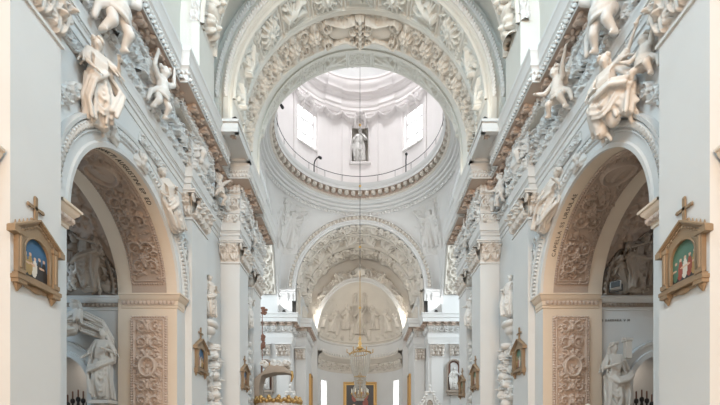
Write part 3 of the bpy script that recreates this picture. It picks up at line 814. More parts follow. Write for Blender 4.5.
# ================================================================== NAVE ENTABLATURE
PATH_TOP = None
PATH = [(W, -3), (W, 7.15), (6.34, 7.15), (6.34, 8.6), (W, 8.6), (W, 14.95), (6.34, 14.95), (6.34, 16.7), (W, 16.7), (W, 18.78), (5.7, 18.78), (5.7, 20.4),
        (6.15, 20.4), (6.15, 21.9), (5.86, 21.9), (5.86, 23.7), (9.5, 23.7)]
PATH_TOP = [(a, 13.9) if y == 14.95 else (a, y) for a, y in PATH]
PROF = [(-.32, 11.05), (0, 11.05), (.03, 11.06), (.03, 11.24), (.045, 11.26), (.07, 11.27), (.07, 11.46), (.09, 11.48), (.115, 11.49), (.115, 11.70), (.13, 11.74), (.145, 11.78), (.145, 11.82),
        (.10, 11.83), (.10, 12.27), (.13, 12.28), (.13, 12.33), (.08, 12.35), (.08, 13.10), (.10, 13.12), (.12, 13.16)]
PROF2 = [(-.14, 13.16), (.12, 13.16), (.12, 13.22), (.12, 13.58)]
PROF3 = [(.12, 13.58), (.62, 13.60)]
PROF4 = [(.62, 13.56), (.645, 13.56), (.645, 13.98), (.67, 14.02), (.72, 14.06), (.70, 14.26), (.71, 14.30), (.73, 14.40), (.76, 14.48), (.78, 14.50), (.78, 14.62), (0, 14.64), (-.6, 14.64)]
def segs(path):
    off = ortho_offsets(path)
    for i in range(len(path)-1):
        (a, y), (a2, y2) = path[i], path[i+1]
        yield i, a, y, a2, y2, off[i], off[i+1]
bracket_mb = MB()                                   # one scrolled modillion, nose along -x
P = [(0, 0), (-.36, 0), (-.40, -.05), (-.38, -.12), (-.30, -.13), (-.22, -.10), (-.14, -.16), (-.10, -.27), (-.03, -.31), (0, -.30)]
bracket_mb.add([(x, y, z) for y in (-.17, .17) for x, z in P], [tuple(range(10))[::-1], tuple(range(10, 20))]+[(i, (i+1) % 10, 10+(i+1) % 10, 10+i) for i in range(10)])
for q in (-.19, .19):
    bracket_mb.cap((-.33, q*.9, -.07), (-.33, q*1.05, -.07), .08, .08, 10, 2); bracket_mb.cap((-.07, q*.9, -.22), (-.07, q*1.05, -.22), .08, .08, 10, 2)
bracket_mb.ell((-.24, 0, -.14), (.16, .11, .06)); bracket_mb.ell((-.1, 0, -.27), (.07, .12, .08))
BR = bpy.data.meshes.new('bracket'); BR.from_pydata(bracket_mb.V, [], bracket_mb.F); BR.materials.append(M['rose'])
ros = MB()
for k in range(6):
    a = 2*PI*k/6; ros.ell((.11*math.cos(a), .11*math.sin(a), -.03), (.09, .05, .04), Matrix.Rotation(a, 3, 'Z'), 8, 5)
ros.ell((0, 0, -.06), .06, None, 8, 6)
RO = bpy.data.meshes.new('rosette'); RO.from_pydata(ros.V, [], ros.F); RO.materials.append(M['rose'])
RO.polygons.foreach_set('use_smooth', [True]*len(RO.polygons))
def entablature(s, nm, n):
    o = gridobj('trim_%d' % n, sweep_pts(PATH, PROF, s), M['wall'], kind='structure')
    gridobj('bed_moulding', sweep_pts(PATH_TOP, PROF2, s), M['warm'], o)
    gridobj('coffer_soffit', sweep_pts(PATH_TOP, PROF3, s), M['rose'], o)  # tint stands in for warm light thrown up under the cornice
    gridobj('cornice', sweep_pts(PATH_TOP, PROF4, s), M['wall'], o)
    orn = {}
    bands = (('scroll_band', .105, 11.86, .40, 'vine', M['white']), ('frieze_relief', .085, 12.40, .68, 'frieze', M['white']), ('laurel_moulding', .125, 13.20, .36, 'laurel', M['white']),
             ('dentil_band', .648, 13.62, .12, 'dentil', M['white']), ('bead_band', .648, 13.82, .10, 'bead', M['white']), ('drop_moulding', .072, 11.40, .06, 'bead', M['white']))
    for bn, o_, z, h, kind, mat in bands:
        parts = []
        for i, a, y, a2, y2, n1, n2 in segs(PATH_TOP if z > 13.15 else PATH):
            if y2 < 5.0 and y < 5: continue
            p = (a+o_*n1[0], y+o_*n1[1]); q = (a2+o_*n2[0], y2+o_*n2[1])
            if i == 1 or i == 0: p = (p[0], max(p[1], 5.0))
            L = math.dist(p, q)
            if L < .12 or i >= len(PATH)-2: continue
            if bn == 'drop_moulding' and L < .4: continue
            hm = HM(L, h, .022 if kind != 'dentil' else .02, 300+i*7+n)
            if kind == 'vine':
                hm.vine(h*.47, .03, .07, fill=.2)
            elif kind == 'frieze':
                hm.fill(L*h*26, .26, .10); hm.vine(h*.4, .04, .12, fill=.5)
            elif kind == 'laurel':
                k = max(1, int(L/.16))
                for c in range(k):
                    x = (c+.5)*L/k
                    for (yy, b) in ((.05, .35), (.16, .6), (.27, .95)): hm.blob(x, h*(yy/.36)+.02, .12, .05, b, .09)
                    if c % 2: hm.rosette(x, h*.5, .09, 5, .13)
            elif kind == 'dentil':
                k = max(1, int(L/.14))
                for c in range(k): hm.blob((c+.5)*L/k, h/2, .045, h*.55, 0, .06)
            else: hm.beads((0, h/2), (L, h/2), h*.42, 2.5, h*.4)
            D = ((q[0]-p[0])/L, (q[1]-p[1])/L); nrm = (-D[1], D[0])
            f = f_plane((s*p[0], p[1], z), (s*D[0], D[1], 0), (0, 0, 1), (s*nrm[0], nrm[1], 0))
            U, V_ = np.meshgrid(hm.X, hm.Y, indexing='ij'); PP, N = f(U, V_); parts.append(PP+N*(hm.Z*(1.5 if kind in ('dentil', 'bead') else 1.25 if kind == 'laurel' else 2.1)+.006)[..., None])
        Vs = []; Fs = []; c = 0
        for p in parts:
            Vs.append(p.reshape(-1, 3)); Fs.append(gridF(*p.shape[:2])+c); c += p.shape[0]*p.shape[1]
        mk(bn, np.concatenate(Vs), np.concatenate(Fs), mat, o)
    # modillions and rosettes under the corona
    for i, a, y, a2, y2, n1, n2 in segs(PATH_TOP):
        if i >= len(PATH)-2: continue
        p = (a+.12*n1[0], y+.12*n1[1]); q = (a2+.12*n2[0], y2+.12*n2[1])
        if i in (0, 1): p = (p[0], max(p[1], 5.2))
        L = math.dist(p, q)
        if y2 < 5 or L < .5: continue
        k = max(1, int(round(L/.94))); D = ((q[0]-p[0])/L, (q[1]-p[1])/L); nr = (-D[1], D[0])
        ang = math.atan2(nr[1], s*nr[0])-PI
        for c in range(k):
            t = (c+.5)*L/k
            inst('bracket', BR, o, (s*(p[0]+D[0]*t), p[1]+D[1]*t, 13.585), (0, 0, ang), (1.05, .75, .8))
            t = min(L-.1, t+L/k/2)
            if c < k-1 or L > 1.2: inst('rosette', RO, o, (s*(p[0]+D[0]*t+nr[0]*.22), p[1]+D[1]*t+nr[1]*.24, 13.59), (0, 0, 0), 1.35)
    # overhanging slab that carries the great arch, with a sunk panel below
    b = MB(); xi, xo = 4.95, 6.6
    b.box(s*xi, s*xo, 16.2, 18.3, 14.30, 14.66); b.box(s*(xi-.05), s*xo, 16.12, 18.3, 14.56, 14.66)
    for (p, q, r, t) in ((xi, xi+.16, 16.25, 18.2), (xo-.75, xo, 16.25, 18.2), (xi, xo, 16.2, 16.38), (xi, xo, 17.9, 18.2)): b.box(s*p, s*q, r, t, 14.20, 14.31)
    b.build('arch_slab', M['wall'], o)
    inst('rosette', RO, o, (s*5.25, 16.6, 14.30), (0, 0, 0), .8)
    return o
for i, (s, nm) in enumerate(SIDES): entablature(s, nm, 5+i)

# ornament strips on the spandrels
def strip(s, nm, y0, y1, z0, h, n, what, seed=1):
    hm = HM(y1-y0, h, .018, seed); hm.vine(h*.46, .026, .055, fill=.5); hm.edge(.018, .025)
    o = relief('scroll_strip', hm, f_plane((s*W, y0, z0), (0, 1, 0), (0, 0, 1), (-s, 0, 0)), M['white'])
    tag(o, what, 'ornament')
for s, nm in SIDES:
    strip(s, nm, 8.75, 10.1, 10.62, .34, 0, 'short scroll ornament strip under the %s architrave nearest the big pier' % nm, 3)
    strip(s, nm, 11.9, 13.5, 10.58, .32, 0, 'short scroll ornament strip above the far haunch of the %s nave arch' % nm, 5)
    # foliage following the outside of the arch
    R = AR+.85; L = R*1.1
    for (t0, key) in ((2.05, 'near'), (.12, 'far')):
        L = R*.85
        hm = HM(L, .38, .022, 70); hm.vine(.18, .03, .07, fill=.8)
        def f(u, v, t0=t0):
            t = t0+u/R
            return st(s*W+0*t, AC+(R+v)*np.cos(t), ZS+(R+v)*np.sin(t)), st(-s+0*t, 0*t, 0*t)
        tag(relief('foliage_spray', hm, f, M['white']), 'leafy stucco spray along the %s haunch of the %s nave arch' % (key, nm), 'ornament')

# ================================================================== CEILING: VAULT AND RIBS
CZ = 16.3
prof = [(-20.1, 6.3, CZ), (14.0, 6.3, CZ), (14.0, 5.9, CZ), (13.95, 5.9, CZ), (13.95, 5.6, CZ), (15.35, 5.6, CZ), (15.35, 5.75, CZ), (15.7, 6.0, CZ), (16.3, 6.3, CZ), (17.1, 6.42, CZ),
        (17.1, 6.25, CZ), (17.02, 6.2, CZ), (17.02, 6.0, CZ), (17.1, 5.98, CZ), (17.1, 5.86, CZ), (17.0, 5.82, CZ), (17.0, 5.6, CZ), (17.08, 5.56, CZ), (17.08, 5.45, CZ), (18.6, 5.45, CZ),
        (18.6, 5.38, CZ), (18.75, 5.38, CZ), (18.75, 5.55, CZ), (20.3, 5.6, CZ), (20.35, 5.66, CZ), (21.2, 5.68, CZ+.62), (21.9, 5.68, CZ+1.2), (22.0, 5.62, CZ+1.3), (22.0, 5.54, CZ+1.3), (22.1, 5.54, CZ+1.3), (22.1, 5.68, CZ+1.3), (23.6, 6.2, CZ+1.3), (23.6, 6.4, CZ+1.4), (23.6, 7.9, CZ+1.4)]
ceil = gridobj('ceiling', arcprofile(prof, 14.64), M['grey'], kind='structure')
def ribrelief(name, L, w, build, f, mat, dx=.03, seed=1):
    hm = HM(L, w, dx, seed); build(hm); return relief(name, hm, f, mat, ceil)
# front face and soffit of the first rib
L = PI*5.6
ribrelief('rib_face_relief', PI*5.6, .32, lambda h: (h.vine(.15, .03, .07), h.edge(.02, .03, 'bt')), f_face(5.6, CZ, 13.95), M['white'], .03, 11)
def b1(h):
    h.edge(.05, .06, 'bt'); h.fill(L*20, .3, .06)
    n = 17
    for k in range(n):
        x = (k+.5)*L/n; h.rosette(x, .68, .36, 7, .2); h.blob(x+L/n/2, .68, .2, .34, 0, .14); h.leaf(x+L/n/2-.2, .68, .6, 0, .2, .12)
ribrelief('rib_soffit_relief', L, 1.36, b1, f_soffit(5.6, CZ, 13.97), M['warm'], .032, 12)
# two rows of beads on the face of the great arch
ribrelief('bead_row', PI*5.62, .2, lambda h: h.beads((0, .1), (h.w, .1), .06, 2.4, .07), f_face(5.62, CZ, 17.0), M['white'], .03)
ribrelief('bead_row', PI*6.0, .2, lambda h: h.beads((0, .1), (h.w, .1), .06, 2.4, .07), f_face(6.0, CZ, 17.02), M['white'], .03)
# panelled soffit with putti
def b2(h):
    n = 11; L = h.w
    h.edge(.05, .05, 'bt')
    for k in range(n):
        xa, xb = L*k/n, L*(k+1)/n; xm = (xa+xb)/2
        h.rect(xa+.09, .14, xb-.09, h.h-.14, .035, .05)
        if k % 2 == 1 or k == 0 or k == n-1:
            h.fill(12, .3, .04, xa+.2, xb-.2, .25, h.h-.25)
            h.figure(xm, h.h/2, 1.25, PI/2 if xm < L/2 else -PI/2, .16, True, False, 1 if k % 4 == 1 else -1)
        else:
            h.fill(60, .26, .06, xa+.15, xb-.15, .2, h.h-.2); h.rosette(xm, h.h/2, .40, 12, .16)
            for t in np.linspace(0, 2*PI, 13): h.blob(xm+.42*math.cos(t), h.h/2+.42*math.sin(t), .16, .05, t, .12)
ribrelief('putto_panels', PI*5.45, 1.5, b2, f_soffit(5.45, CZ, 17.08), M['grey'], .028, 13)
def b3(h):
    L = h.w; n = 15; m = h.h/2
    h.edge(.05, .06, 'bt'); h.fill(L*34, .24, .055)
    for k in range(n):
        xm = (k+.5)*L/n
        if abs(xm-L/2) < L/n*.6: continue
        h.rosette(xm, m, .34, 8, .16); 
        for d in (-1, 1):
            h.spiral(xm+L/n*.5, m+d*.36, .27, -d*PI/2, d, .045, .10)
            h.leaf(xm, m+d*.28, .42, d*PI/2, .16, .1)
    c = L/2                                       # great cartouche at the crown
    h.Z[np.abs(h.X-c) < 1.9] *= .6
    for d in (-1, 1):
        h.blob(c+d*.95, m, .62, .34, 0, .12)
        for e in (-1, 1):
            h.stroke([(c+d*.3, m+e*.5), (c+d*.8, m+e*.34), (c+d*1.3, m+e*.46), (c+d*1.75, m+e*.66)], .08, .05, .2)
            h.spiral(c+d*1.7, m+e*.42, .24, 0, d*e, .055, .17)
            h.spiral(c+d*.42, m+e*.36, .22, 0, -d*e, .05, .2)
        h.leaf(c+d*.1, m, .5, 0 if d > 0 else PI, .2, .2)
    for e in np.linspace(-.62, .62, 6): h.blob(c, m+e, .12, .10, 0, .24); h.blob(c-.16, m+e, .07, None, 0, .18); h.blob(c+.16, m+e, .07, None, 0, .18)
ribrelief('scroll_soffit', PI*5.57, 1.5, b3, f_soffit(5.57, CZ, 18.78), M['warm'], .028, 14)
def b4(h):
    n = 13; L = h.w; h.edge(.05, .06, 'bt')
    for k in range(n):
        xa, xb = L*k/n, L*(k+1)/n; xm = (xa+xb)/2
        h.rect(xa+.07, .15, xb-.07, h.h-.15, .035, .05)
        if k % 2 == 0:
            h.fill(70, .22, .07, xa+.12, xb-.12, .2, h.h-.2); h.rosette(xm, h.h/2, .2, 7, .13)
        else: h.figure(xm, h.h/2, 1.3, (PI/2 if xm < L/2 else -PI/2), .17, True, False, 1 if k % 4 == 1 else -1)
hm = HM(PI*5.66, 1.5, .03, 15); b4(hm); relief('putto_panels', hm, f_cone(5.66, 6.18, 1.5, CZ+1.3, 22.1), M['grey'], ceil, .01, None, 1.3)
# ================================================================== CROSSING
YC, D = 31.5, 7.95
YF = YC+D
RB, ZB = 7.86, 23.85                     # dome ring
FR, FC = 6.3, 16.7                      # far arch
def pend(sgx, sgy, nphi=40, nt=16):
    P = []
    for i in range(nphi+1):
        ph = PI/2*i/nphi; row = []
        cx, cy = math.sin(ph), math.cos(ph)
        k = D/max(cx, cy); h = k*min(cx, cy)
        zc = FC+math.sqrt(max(0, (FR+.05)**2-h*h)) if h < FR else 15.6
        if sgy < 0: zc = min(ZB-.03, zc+1.1)
        for j in range(nt+1):
            t = j/nt; r = RB+(k-RB)*(math.sin(t*PI/2)); z = zc+(ZB-zc)*(math.cos(t*PI/2)) if k > RB+.01 else ZB-(ZB-zc)*t
            row.append((sgx*cx*r, YC+sgy*cy*r, z))
        P.append(row)
    return np.array(P)
i = 7
for sgx in (-1, 1):
    for sgy in (1, -1):
        P = pend(sgx, sgy); o = gridobj('trim_%d' % i, P, M['wall'], kind='structure', sharp=False); i += 1
        if sgy < 0: continue
        # evangelist group in relief on the pendentive
        hm = HM(5.6, 5.6, .04, 500+i); hm.fill(170, .5, .07)
        hm.figure(2.8, 2.5, 3.6, -.1*sgx, .34, True, True, sgx); hm.figure(1.5, 4.0, 1.3, .3, .2, True); hm.figure(4.3, 4.3, 1.2, -.3, .2, True)
        hm.figure(2.2, 1.0, 1.2, .2, .2, True); hm.blob(2.8, 1.6, 1.2, .5, .2, .22)
        A = np.array(pend(sgx, sgy, 60, 60)); NN = np.array((-sgx*.62, -sgy*.62, -.35))
        Q = []
        for u in np.linspace(0, 1, hm.nx):
            for v in np.linspace(0, 1, hm.ny):
                a = 60*(.33+.34*u); b = 60*(1-(.34+.56*v)); ia, ib = int(min(59, a)), int(min(59, b)); fa, fb = a-ia, b-ib
                Q.append(A[ia, ib]*(1-fa)*(1-fb)+A[ia+1, ib]*fa*(1-fb)+A[ia, ib+1]*(1-fa)*fb+A[ia+1, ib+1]*fa*fb)
        Q = np.array(Q).reshape(hm.nx, hm.ny, 3)
        Z = hm.Z.copy(); Z[0, :] = Z[-1, :] = Z[:, 0] = Z[:, -1] = -.2
        wdt = np.sin(np.linspace(0, PI, hm.nx))[:, None]
        gridobj('evangelist_relief', Q+NN*(Z*np.minimum(1, wdt*1.6)-.04+.05*wdt)[..., None], M['white'], o, True, None, False)
        # leaf border along the dome ring
# far (chancel) arch wall + archivolt
fw = MB()
P = []
for k in range(61):
    t = PI-PI*k/60; P.append([(FR*math.cos(t), YF+.02, FC+FR*math.sin(t)), ((FR*1.16)*math.cos(t), YF+.02, FC+FR*1.16*math.sin(t)), (D*1.02*math.cos(t), YF+.03, FC+D*1.03*math.sin(t))])
fw.grid(P)
for s in (-1, 1):
    fw.box(s*6.5, s*14, YF+.02, YF+1, 0, 25) if False else None
fw.build('wall_far', M['wall'], kind='structure')
ARV = [(0, .3), (0, -.10), (.10, -.14), (.14, -.10), (.26, -.08), (.30, -.16), (.36, -.17), (.38, -.08), (.72, -.08), (.74, -.20), (.84, -.22), (.86, 0)]
def ring_arch(name, R, c, y, prof, mat, kind=None, parent=None, sx=1.0, sz=1.0, zb=None):
    P = []
    for k in range(73):
        t = PI-PI*k/72; P.append([((R*sx+r)*math.cos(t), y+d, c+(R*sz+r)*math.sin(t)) for r, d in prof])
    if zb is not None:
        P = [[(x, y_, zb) for x, y_, z in P[0]]]+P+[[(x, y_, zb) for x, y_, z in P[-1]]]
    return gridobj(name, np.array(P), mat, parent, True, kind)
av = ring_arch('trim_11', FR, FC, YF, ARV, M['wall'], 'structure', None, 1, 1, 15.4)
hm = HM(PI*6.7, .3, .035, 8); n = 54
for k in range(n): hm.blob((k+.5)*hm.w/n, .15, .12, .13, 0, .12)
relief('block_moulding', hm, f_face(FR+.40, FC, YF-.08), M['warm'], av)
# side arches (transepts): archivolt facing the crossing and soffit ribbon with relief
SR, SC = 7.25, FC-.95
for s, nm in SIDES:
    P = []
    for k in range(61):
        t = PI*k/60; P.append([(s*(D+d+.0), YC-(SR+r)*math.cos(t), SC+(SR+r)*math.sin(t)) for r, d in ((0, 2.2), (0, -.12), (.14, -.14), (.3, -.08), (.7, -.08), (.8, -.18), (.86, 0))])
    o = gridobj('trim_%d' % (12 if s < 0 else 13), np.array(P), M['wall'], kind='structure')
    hm = HM(PI*SR, 1.7, .05, 77); hm.vine(.7, .08, .16); hm.edge(.08, .1, 'bt')
    def f(u, v, s=s):
        t = u/SR
        return st(s*(D+.2+v), YC-SR*np.cos(t), SC+SR*np.sin(t)), st(0*t, np.cos(t), -np.sin(t))
    relief('soffit_relief', hm, f, M['warm'], o)
    # transept shell
    b = MB(); b.box(s*D, s*(D+2.2), YC+SR, YF+.02, 14, SC)
    b.grid([[(s*x, YC-6.9*math.cos(t), SC+6.9*math.sin(t)) for x in (D+2.2, 15)] for t in np.linspace(0, PI, 31)])
    b.quad((s*15, 23.6, 0), (s*15, YF+1, 0), (s*15, YF+1, 25), (s*15, 23.6, 25))
    b.quad((s*7.4, 23.62, 0), (s*15, 23.62, 0), (s*15, 23.62, 17), (s*7.4, 23.62, 17))
    b.build('wall_%s_transept' % nm, M['wall'], kind='structure')
# leaf-bordered vertical bands at the near side of the pendentives
# ------------------------------------------------------------------ dome ring and drum
dome_c = (0, YC)
ringp = [(7.90, 23.75), (7.88, 23.95), (7.80, 23.96), (7.80, 24.04), (7.62, 24.06), (7.60, 24.2), (7.66, 24.22), (7.66, 24.3), (7.44, 24.32), (7.40, 24.48), (7.46, 24.5), (7.46, 24.56), (7.2, 24.58), (7.15, 24.66), (7.02, 24.68), (7.02, 24.72), (6.96, 24.74), (6.96, 24.92), (7.08, 24.94), (7.08, 25.02)]
rg = MB(); rg.lathe(ringp, dome_c, 128); ring = rg.build('trim_14', M['wall'], None, True, 'structure')
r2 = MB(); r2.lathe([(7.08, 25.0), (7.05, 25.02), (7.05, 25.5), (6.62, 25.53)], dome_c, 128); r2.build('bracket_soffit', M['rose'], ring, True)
r3 = MB(); r3.lathe([(6.62, 25.5), (6.58, 25.5), (6.58, 25.75), (6.52, 25.8), (6.46, 26.0), (6.46, 26.12), (6.9, 26.16), (7.5, 26.16)], dome_c, 128); r3.build('cornice', M['wall'], ring, True)
bk = MB(); bk.box(-.19, .19, 0, .36, 0, .30); bk.ell((0, .0, .15), (.14, .08, .12)); bk.ell((0, .2, -.02), (.12, .14, .05))
BK = bpy.data.meshes.new('bracket'); BK.from_pydata(bk.V, [], bk.F); BK.materials.append(M['warm'])
nb = 66
for k in range(nb):
    a = 2*PI*k/nb
    inst('bracket', BK, ring, (6.68*math.sin(a), YC+6.68*math.cos(a), 25.2), (0, 0, -a))
hm = HM(2*PI*7.0, .16, .04); hm.beads((0, .08), (hm.w, .08), .07, 2.3, .09); relief('bead_moulding', hm, f_cyl(6.96, 0, YC, 24.75, -PI), M['warm'], ring)
hm = HM(2*PI*7.3, .2, .045); k = int(hm.w/.3)
for q in range(k): hm.leaf((q+.5)*hm.w/k, .02, .18, PI/2, .12, .08)
relief('leaf_moulding', hm, f_cyl(7.88, 0, YC, 23.76, -PI), M['white'], ring)
# drum wall with window and niche openings
RD = 6.9; ZD0, ZD1 = 26.16, 32.8
win = [PI/4+PI/2*k for k in range(4)]; nic = [PI/2*k for k in range(4)]
holes = [(t-.15, t+.15, 28.5, 32.2) for t in win]+[(t-.115, t+.115, 28.4, 32.1) for t in nic]
holes += [(a-2*PI, b-2*PI, c_, d_) for a, b, c_, d_ in holes]
ts = sorted(set([round(x, 6) for x in np.linspace(-PI, PI, 97)]+[round(v, 6) for h in holes for v in h[:2] if -PI < v < PI]))
zs = sorted({ZD0, ZD1, 28.4, 28.5, 32.1, 32.2})
dw = MB()
cp = lambda t, z, r=RD: (r*math.sin(t), YC+r*math.cos(t), z)
for i in range(len(ts)-1):
    for j in range(len(zs)-1):
        tm, zm = (ts[i]+ts[i+1])/2, (zs[j]+zs[j+1])/2
        if any(a < tm < b and c_ < zm < d_ for a, b, c_, d_ in holes): continue
        dw.quad(cp(ts[i], zs[j]), cp(ts[i+1], zs[j]), cp(ts[i+1], zs[j+1]), cp(ts[i], zs[j+1]))
drum = dw.build('wall_drum', M['pink'], None, True, 'structure')
for k, t in enumerate(win):
    b = MB(); a0, a1, z0, z1 = t-.15, t+.15, 28.5, 32.2; r1 = 7.5
    for (p, q) in (((a0, z0), (a0, z1)), ((a1, z0), (a1, z1)), ((a0, z0), (a1, z0)), ((a0, z1), (a1, z1))):
        b.quad(cp(*p), cp(*q), cp(*q, r1), cp(*p, r1))
    wdw = b.build('window_%d' % (k+1), M['pink'], None, False, 'structure')
    p = MB(); p.quad(cp(a0, z0, 7.45), cp(a1, z0, 7.45), cp(a1, z1, 7.45), cp(a0, z1, 7.45)); p.build('pane', M['pane'], wdw)
    f = MB()
    for tt in (t-.145, t, t+.145): f.tube([cp(tt, z0, 7.4), cp(tt, z1, 7.4)], .085, None, 6)
    for zz in (z0, z0+1.3, z0+2.6, z1): f.tube([cp(a0, zz, 7.4), cp(a1, zz, 7.4)], .085, None, 6)
    f.build('window_frame', M['wall'], wdw)
    f = MB()
    pts = [cp(a0-.02, z0-.05, RD-.04), cp(a0-.02, z1+.05, RD-.04), cp(a1+.02, z1+.05, RD-.04), cp(a1+.02, z0-.05, RD-.04), cp(a0-.02, z0-.05, RD-.04)]
    f.tube(pts, .09, None, 6); f.build('window_surround', M['pink'], wdw)
for k, t in enumerate(nic[:1]+nic[1:2]+nic[3:]):
    b = MB(); P = []
    for z in [28.4]+list(np.linspace(28.7, 31.4, 4))+[31.4+.75*math.sin(q) for q in np.linspace(.2, PI/2, 6)]:
        sc = 1 if z <= 31.4 else math.sqrt(max(0, 1-((z-31.4)/.75)**2)); 
        P.append([(math.sin(t)*(RD+.75*sc*math.sin(q))+math.cos(t)*(.8*sc*math.cos(q)), YC+math.cos(t)*(RD+.75*sc*math.sin(q))-math.sin(t)*(.8*sc*math.cos(q)), z) for q in np.linspace(0, PI, 15)])
    b.grid(P); b.add(P[0], [tuple(range(15))]); b.build('niche', M['warm'], drum, True)
    e = MB(); e.tube([cp(t-.125, 28.35, RD-.03), cp(t-.125, 31.4, RD-.03)]+[cp(t-.125*math.cos(q), 31.4+.8*math.sin(q), RD-.03) for q in np.linspace(.2, PI-.2, 9)]+[cp(t+.125, 31.4, RD-.03), cp(t+.125, 28.35, RD-.03)], .07, None, 6)
    c_ = Vector(cp(t, 28.2, RD-.12)); e.cap(c_+Vector((math.cos(t)*-.9, math.sin(t)*.9, 0)), c_+Vector((math.cos(t)*.9, -math.sin(t)*.9, 0)), .14)
    e.build('niche_frame', M['pink'], drum, True, auto=False)
for k, t in enumerate([2*PI*(j+.5)/16 for j in range(16)]+[.22, -.22, PI/2-.22, -PI/2+.22]):
    b = MB(); b.add([cp(t-.03, ZD0), cp(t+.03, ZD0), cp(t+.03, ZD1-.2), cp(t-.03, ZD1-.2), cp(t-.03, ZD0, RD-.09), cp(t+.03, ZD0, RD-.09), cp(t+.03, ZD1-.2, RD-.09), cp(t-.03, ZD1-.2, RD-.09)],
                    [(4, 5, 6, 7), (0, 4, 7, 3), (1, 2, 6, 5), (3, 7, 6, 2)])
    b.build('lesene', M['pink'], drum)
hm = HM(2*PI*RD, 1.5, .05, 31); n = 24                                   # festoons and cartouches under the cornice
for k in range(n):
    x0, x1 = hm.w*k/n, hm.w*(k+1)/n; xm = (x0+x1)/2
    hm.stroke([(x0+(x1-x0)*q, 1.15-.55*math.sin(PI*q)) for q in np.linspace(0, 1, 9)], .13, None, .2)
    for q in np.linspace(.1, .9, 6): hm.rosette(x0+(x1-x0)*q, 1.15-.55*math.sin(PI*q), .15, 5, .24)
    if k % 3 == 0:
        hm.spiral(x0-.28, 1.0, .34, 0, 1, .07, .24); hm.spiral(x0+.28, 1.0, .34, PI, -1, .07, .24); hm.stroke([(x0-.5, .9), (x0-.5, .1)], .15, .08, .24); hm.stroke([(x0+.5, .9), (x0+.5, .1)], .15, .08, .24); hm.blob(x0, 1.1, .3, .25, 0, .3)
relief('festoon', hm, f_cyl(RD, 0, YC, 31.6, -PI), M['pink'], drum)
ue = MB(); ue.lathe([(6.9, 32.80), (6.8, 32.85), (6.8, 33.10), (6.72, 33.15), (6.72, 33.40), (6.64, 33.50), (6.62, 34.10), (6.5, 34.20), (6.44, 34.40), (6.2, 34.50), (6.15, 34.80), (6.02, 34.95), (5.98, 35.20), (6.3, 35.25), (6.3, 35.70), (6.2, 35.75), (6.2, 35.90), (6.34, 35.95)], dome_c, 128)
upper = ue.build('trim_15', M['pink'], None, True, 'structure')
for k in range(8):                                                        # ressauts
    t = PI/4*k+PI/8; b = MB()
    b.lathe([(6.75, 32.85), (6.68, 33.10), (6.6, 33.15), (6.6, 33.40), (6.5, 33.50), (6.5, 34.10), (6.36, 34.20), (6.3, 34.40), (6.06, 34.50), (6.02, 34.80), (5.9, 34.95), (5.88, 35.22), (6.3, 35.25)], dome_c, 8, PI/2-t-.12, PI/2-t+.12)
    b.build('ressaut', M['pink'], upper, True)
dm = MB(); dm.lathe([(6.34*math.cos(q), 35.9+6.6*math.sin(q)) for q in np.linspace(0, 1.3, 18)]+[(1.6, 44.3)], dome_c, 96)
dome = dm.build('ceiling_dome', M['wall'], None, True, 'structure', auto=False)
for k in range(8):
    t = PI/4*k+PI/8; hm = HM(7.0, .9, .06, 900+k); hm.vine(.38, .05, .1); hm.edge(.05, .07)
    def f(u, v, t=t):
        q = .08+u/7.0*1.1; a = t+(v-.45)/6.3; return st(6.34*np.cos(q)*np.sin(a), YC+6.34*np.cos(q)*np.cos(a), 35.9+6.6*np.sin(q)), st(-np.cos(q)*np.sin(a), -np.cos(q)*np.cos(a), -np.sin(q))
    relief('dome_rib', hm, f, M['pink'], dome)
lt = MB(); lt.lathe([(1.6, 44.3), (.01, 45.0)], dome_c, 32); lt.build('lantern_glass', M['pane'], dome)
place('niche_statue', FIG['standw'], 'white bearded statue in the round-headed niche high in the dome drum', 'statue', (0, YC+RD+.2, 28.45), PI, 1.85)
# rail and lamps on the dome ledge
rl = MB(); rl.tube([(6.52*math.sin(a), YC+6.52*math.cos(a), 26.75) for a in np.linspace(0, 2*PI, 97)], .025, None, 5)
rail = rl.build('dome_rail', M['dark']); tag(rail, 'thin dark cable rail running round the dome ledge', 'rail')
for k in range(24):
    a = 2*PI*k/24; b = MB(); b.tube([(6.52*math.sin(a), YC+6.52*math.cos(a), 26.1), (6.52*math.sin(a), YC+6.52*math.cos(a), 26.77)], .018, None, 5); b.build('rail_post', M['dark'], rail)
for a, d in ((-.70, 'lower left'), (.70, 'lower right'), (-1.75, 'far left edge'), (1.75, 'far right edge')):
    t = thing('gooseneck_lamp', 'small dark lamp arm on the dome ledge, at the %s of the opening' % d, 'lamp', (6.50*math.sin(a), YC+6.50*math.cos(a), 26.12), -a)
    b = MB(); b.tube([(0, 0, 0), (0, 0, .7), (.04, -.06, 1.0), (.16, -.2, 1.25), (.3, -.4, 1.3)], .055, .05, 6); b.build('arm', M['dark'], t, True, auto=False)
    b = MB(); b.cap((.28, -.38, 1.3), (.38, -.5, 1.2), .10, .13, 8, 2); b.build('lamp_head', M['dark'], t, True, auto=False)

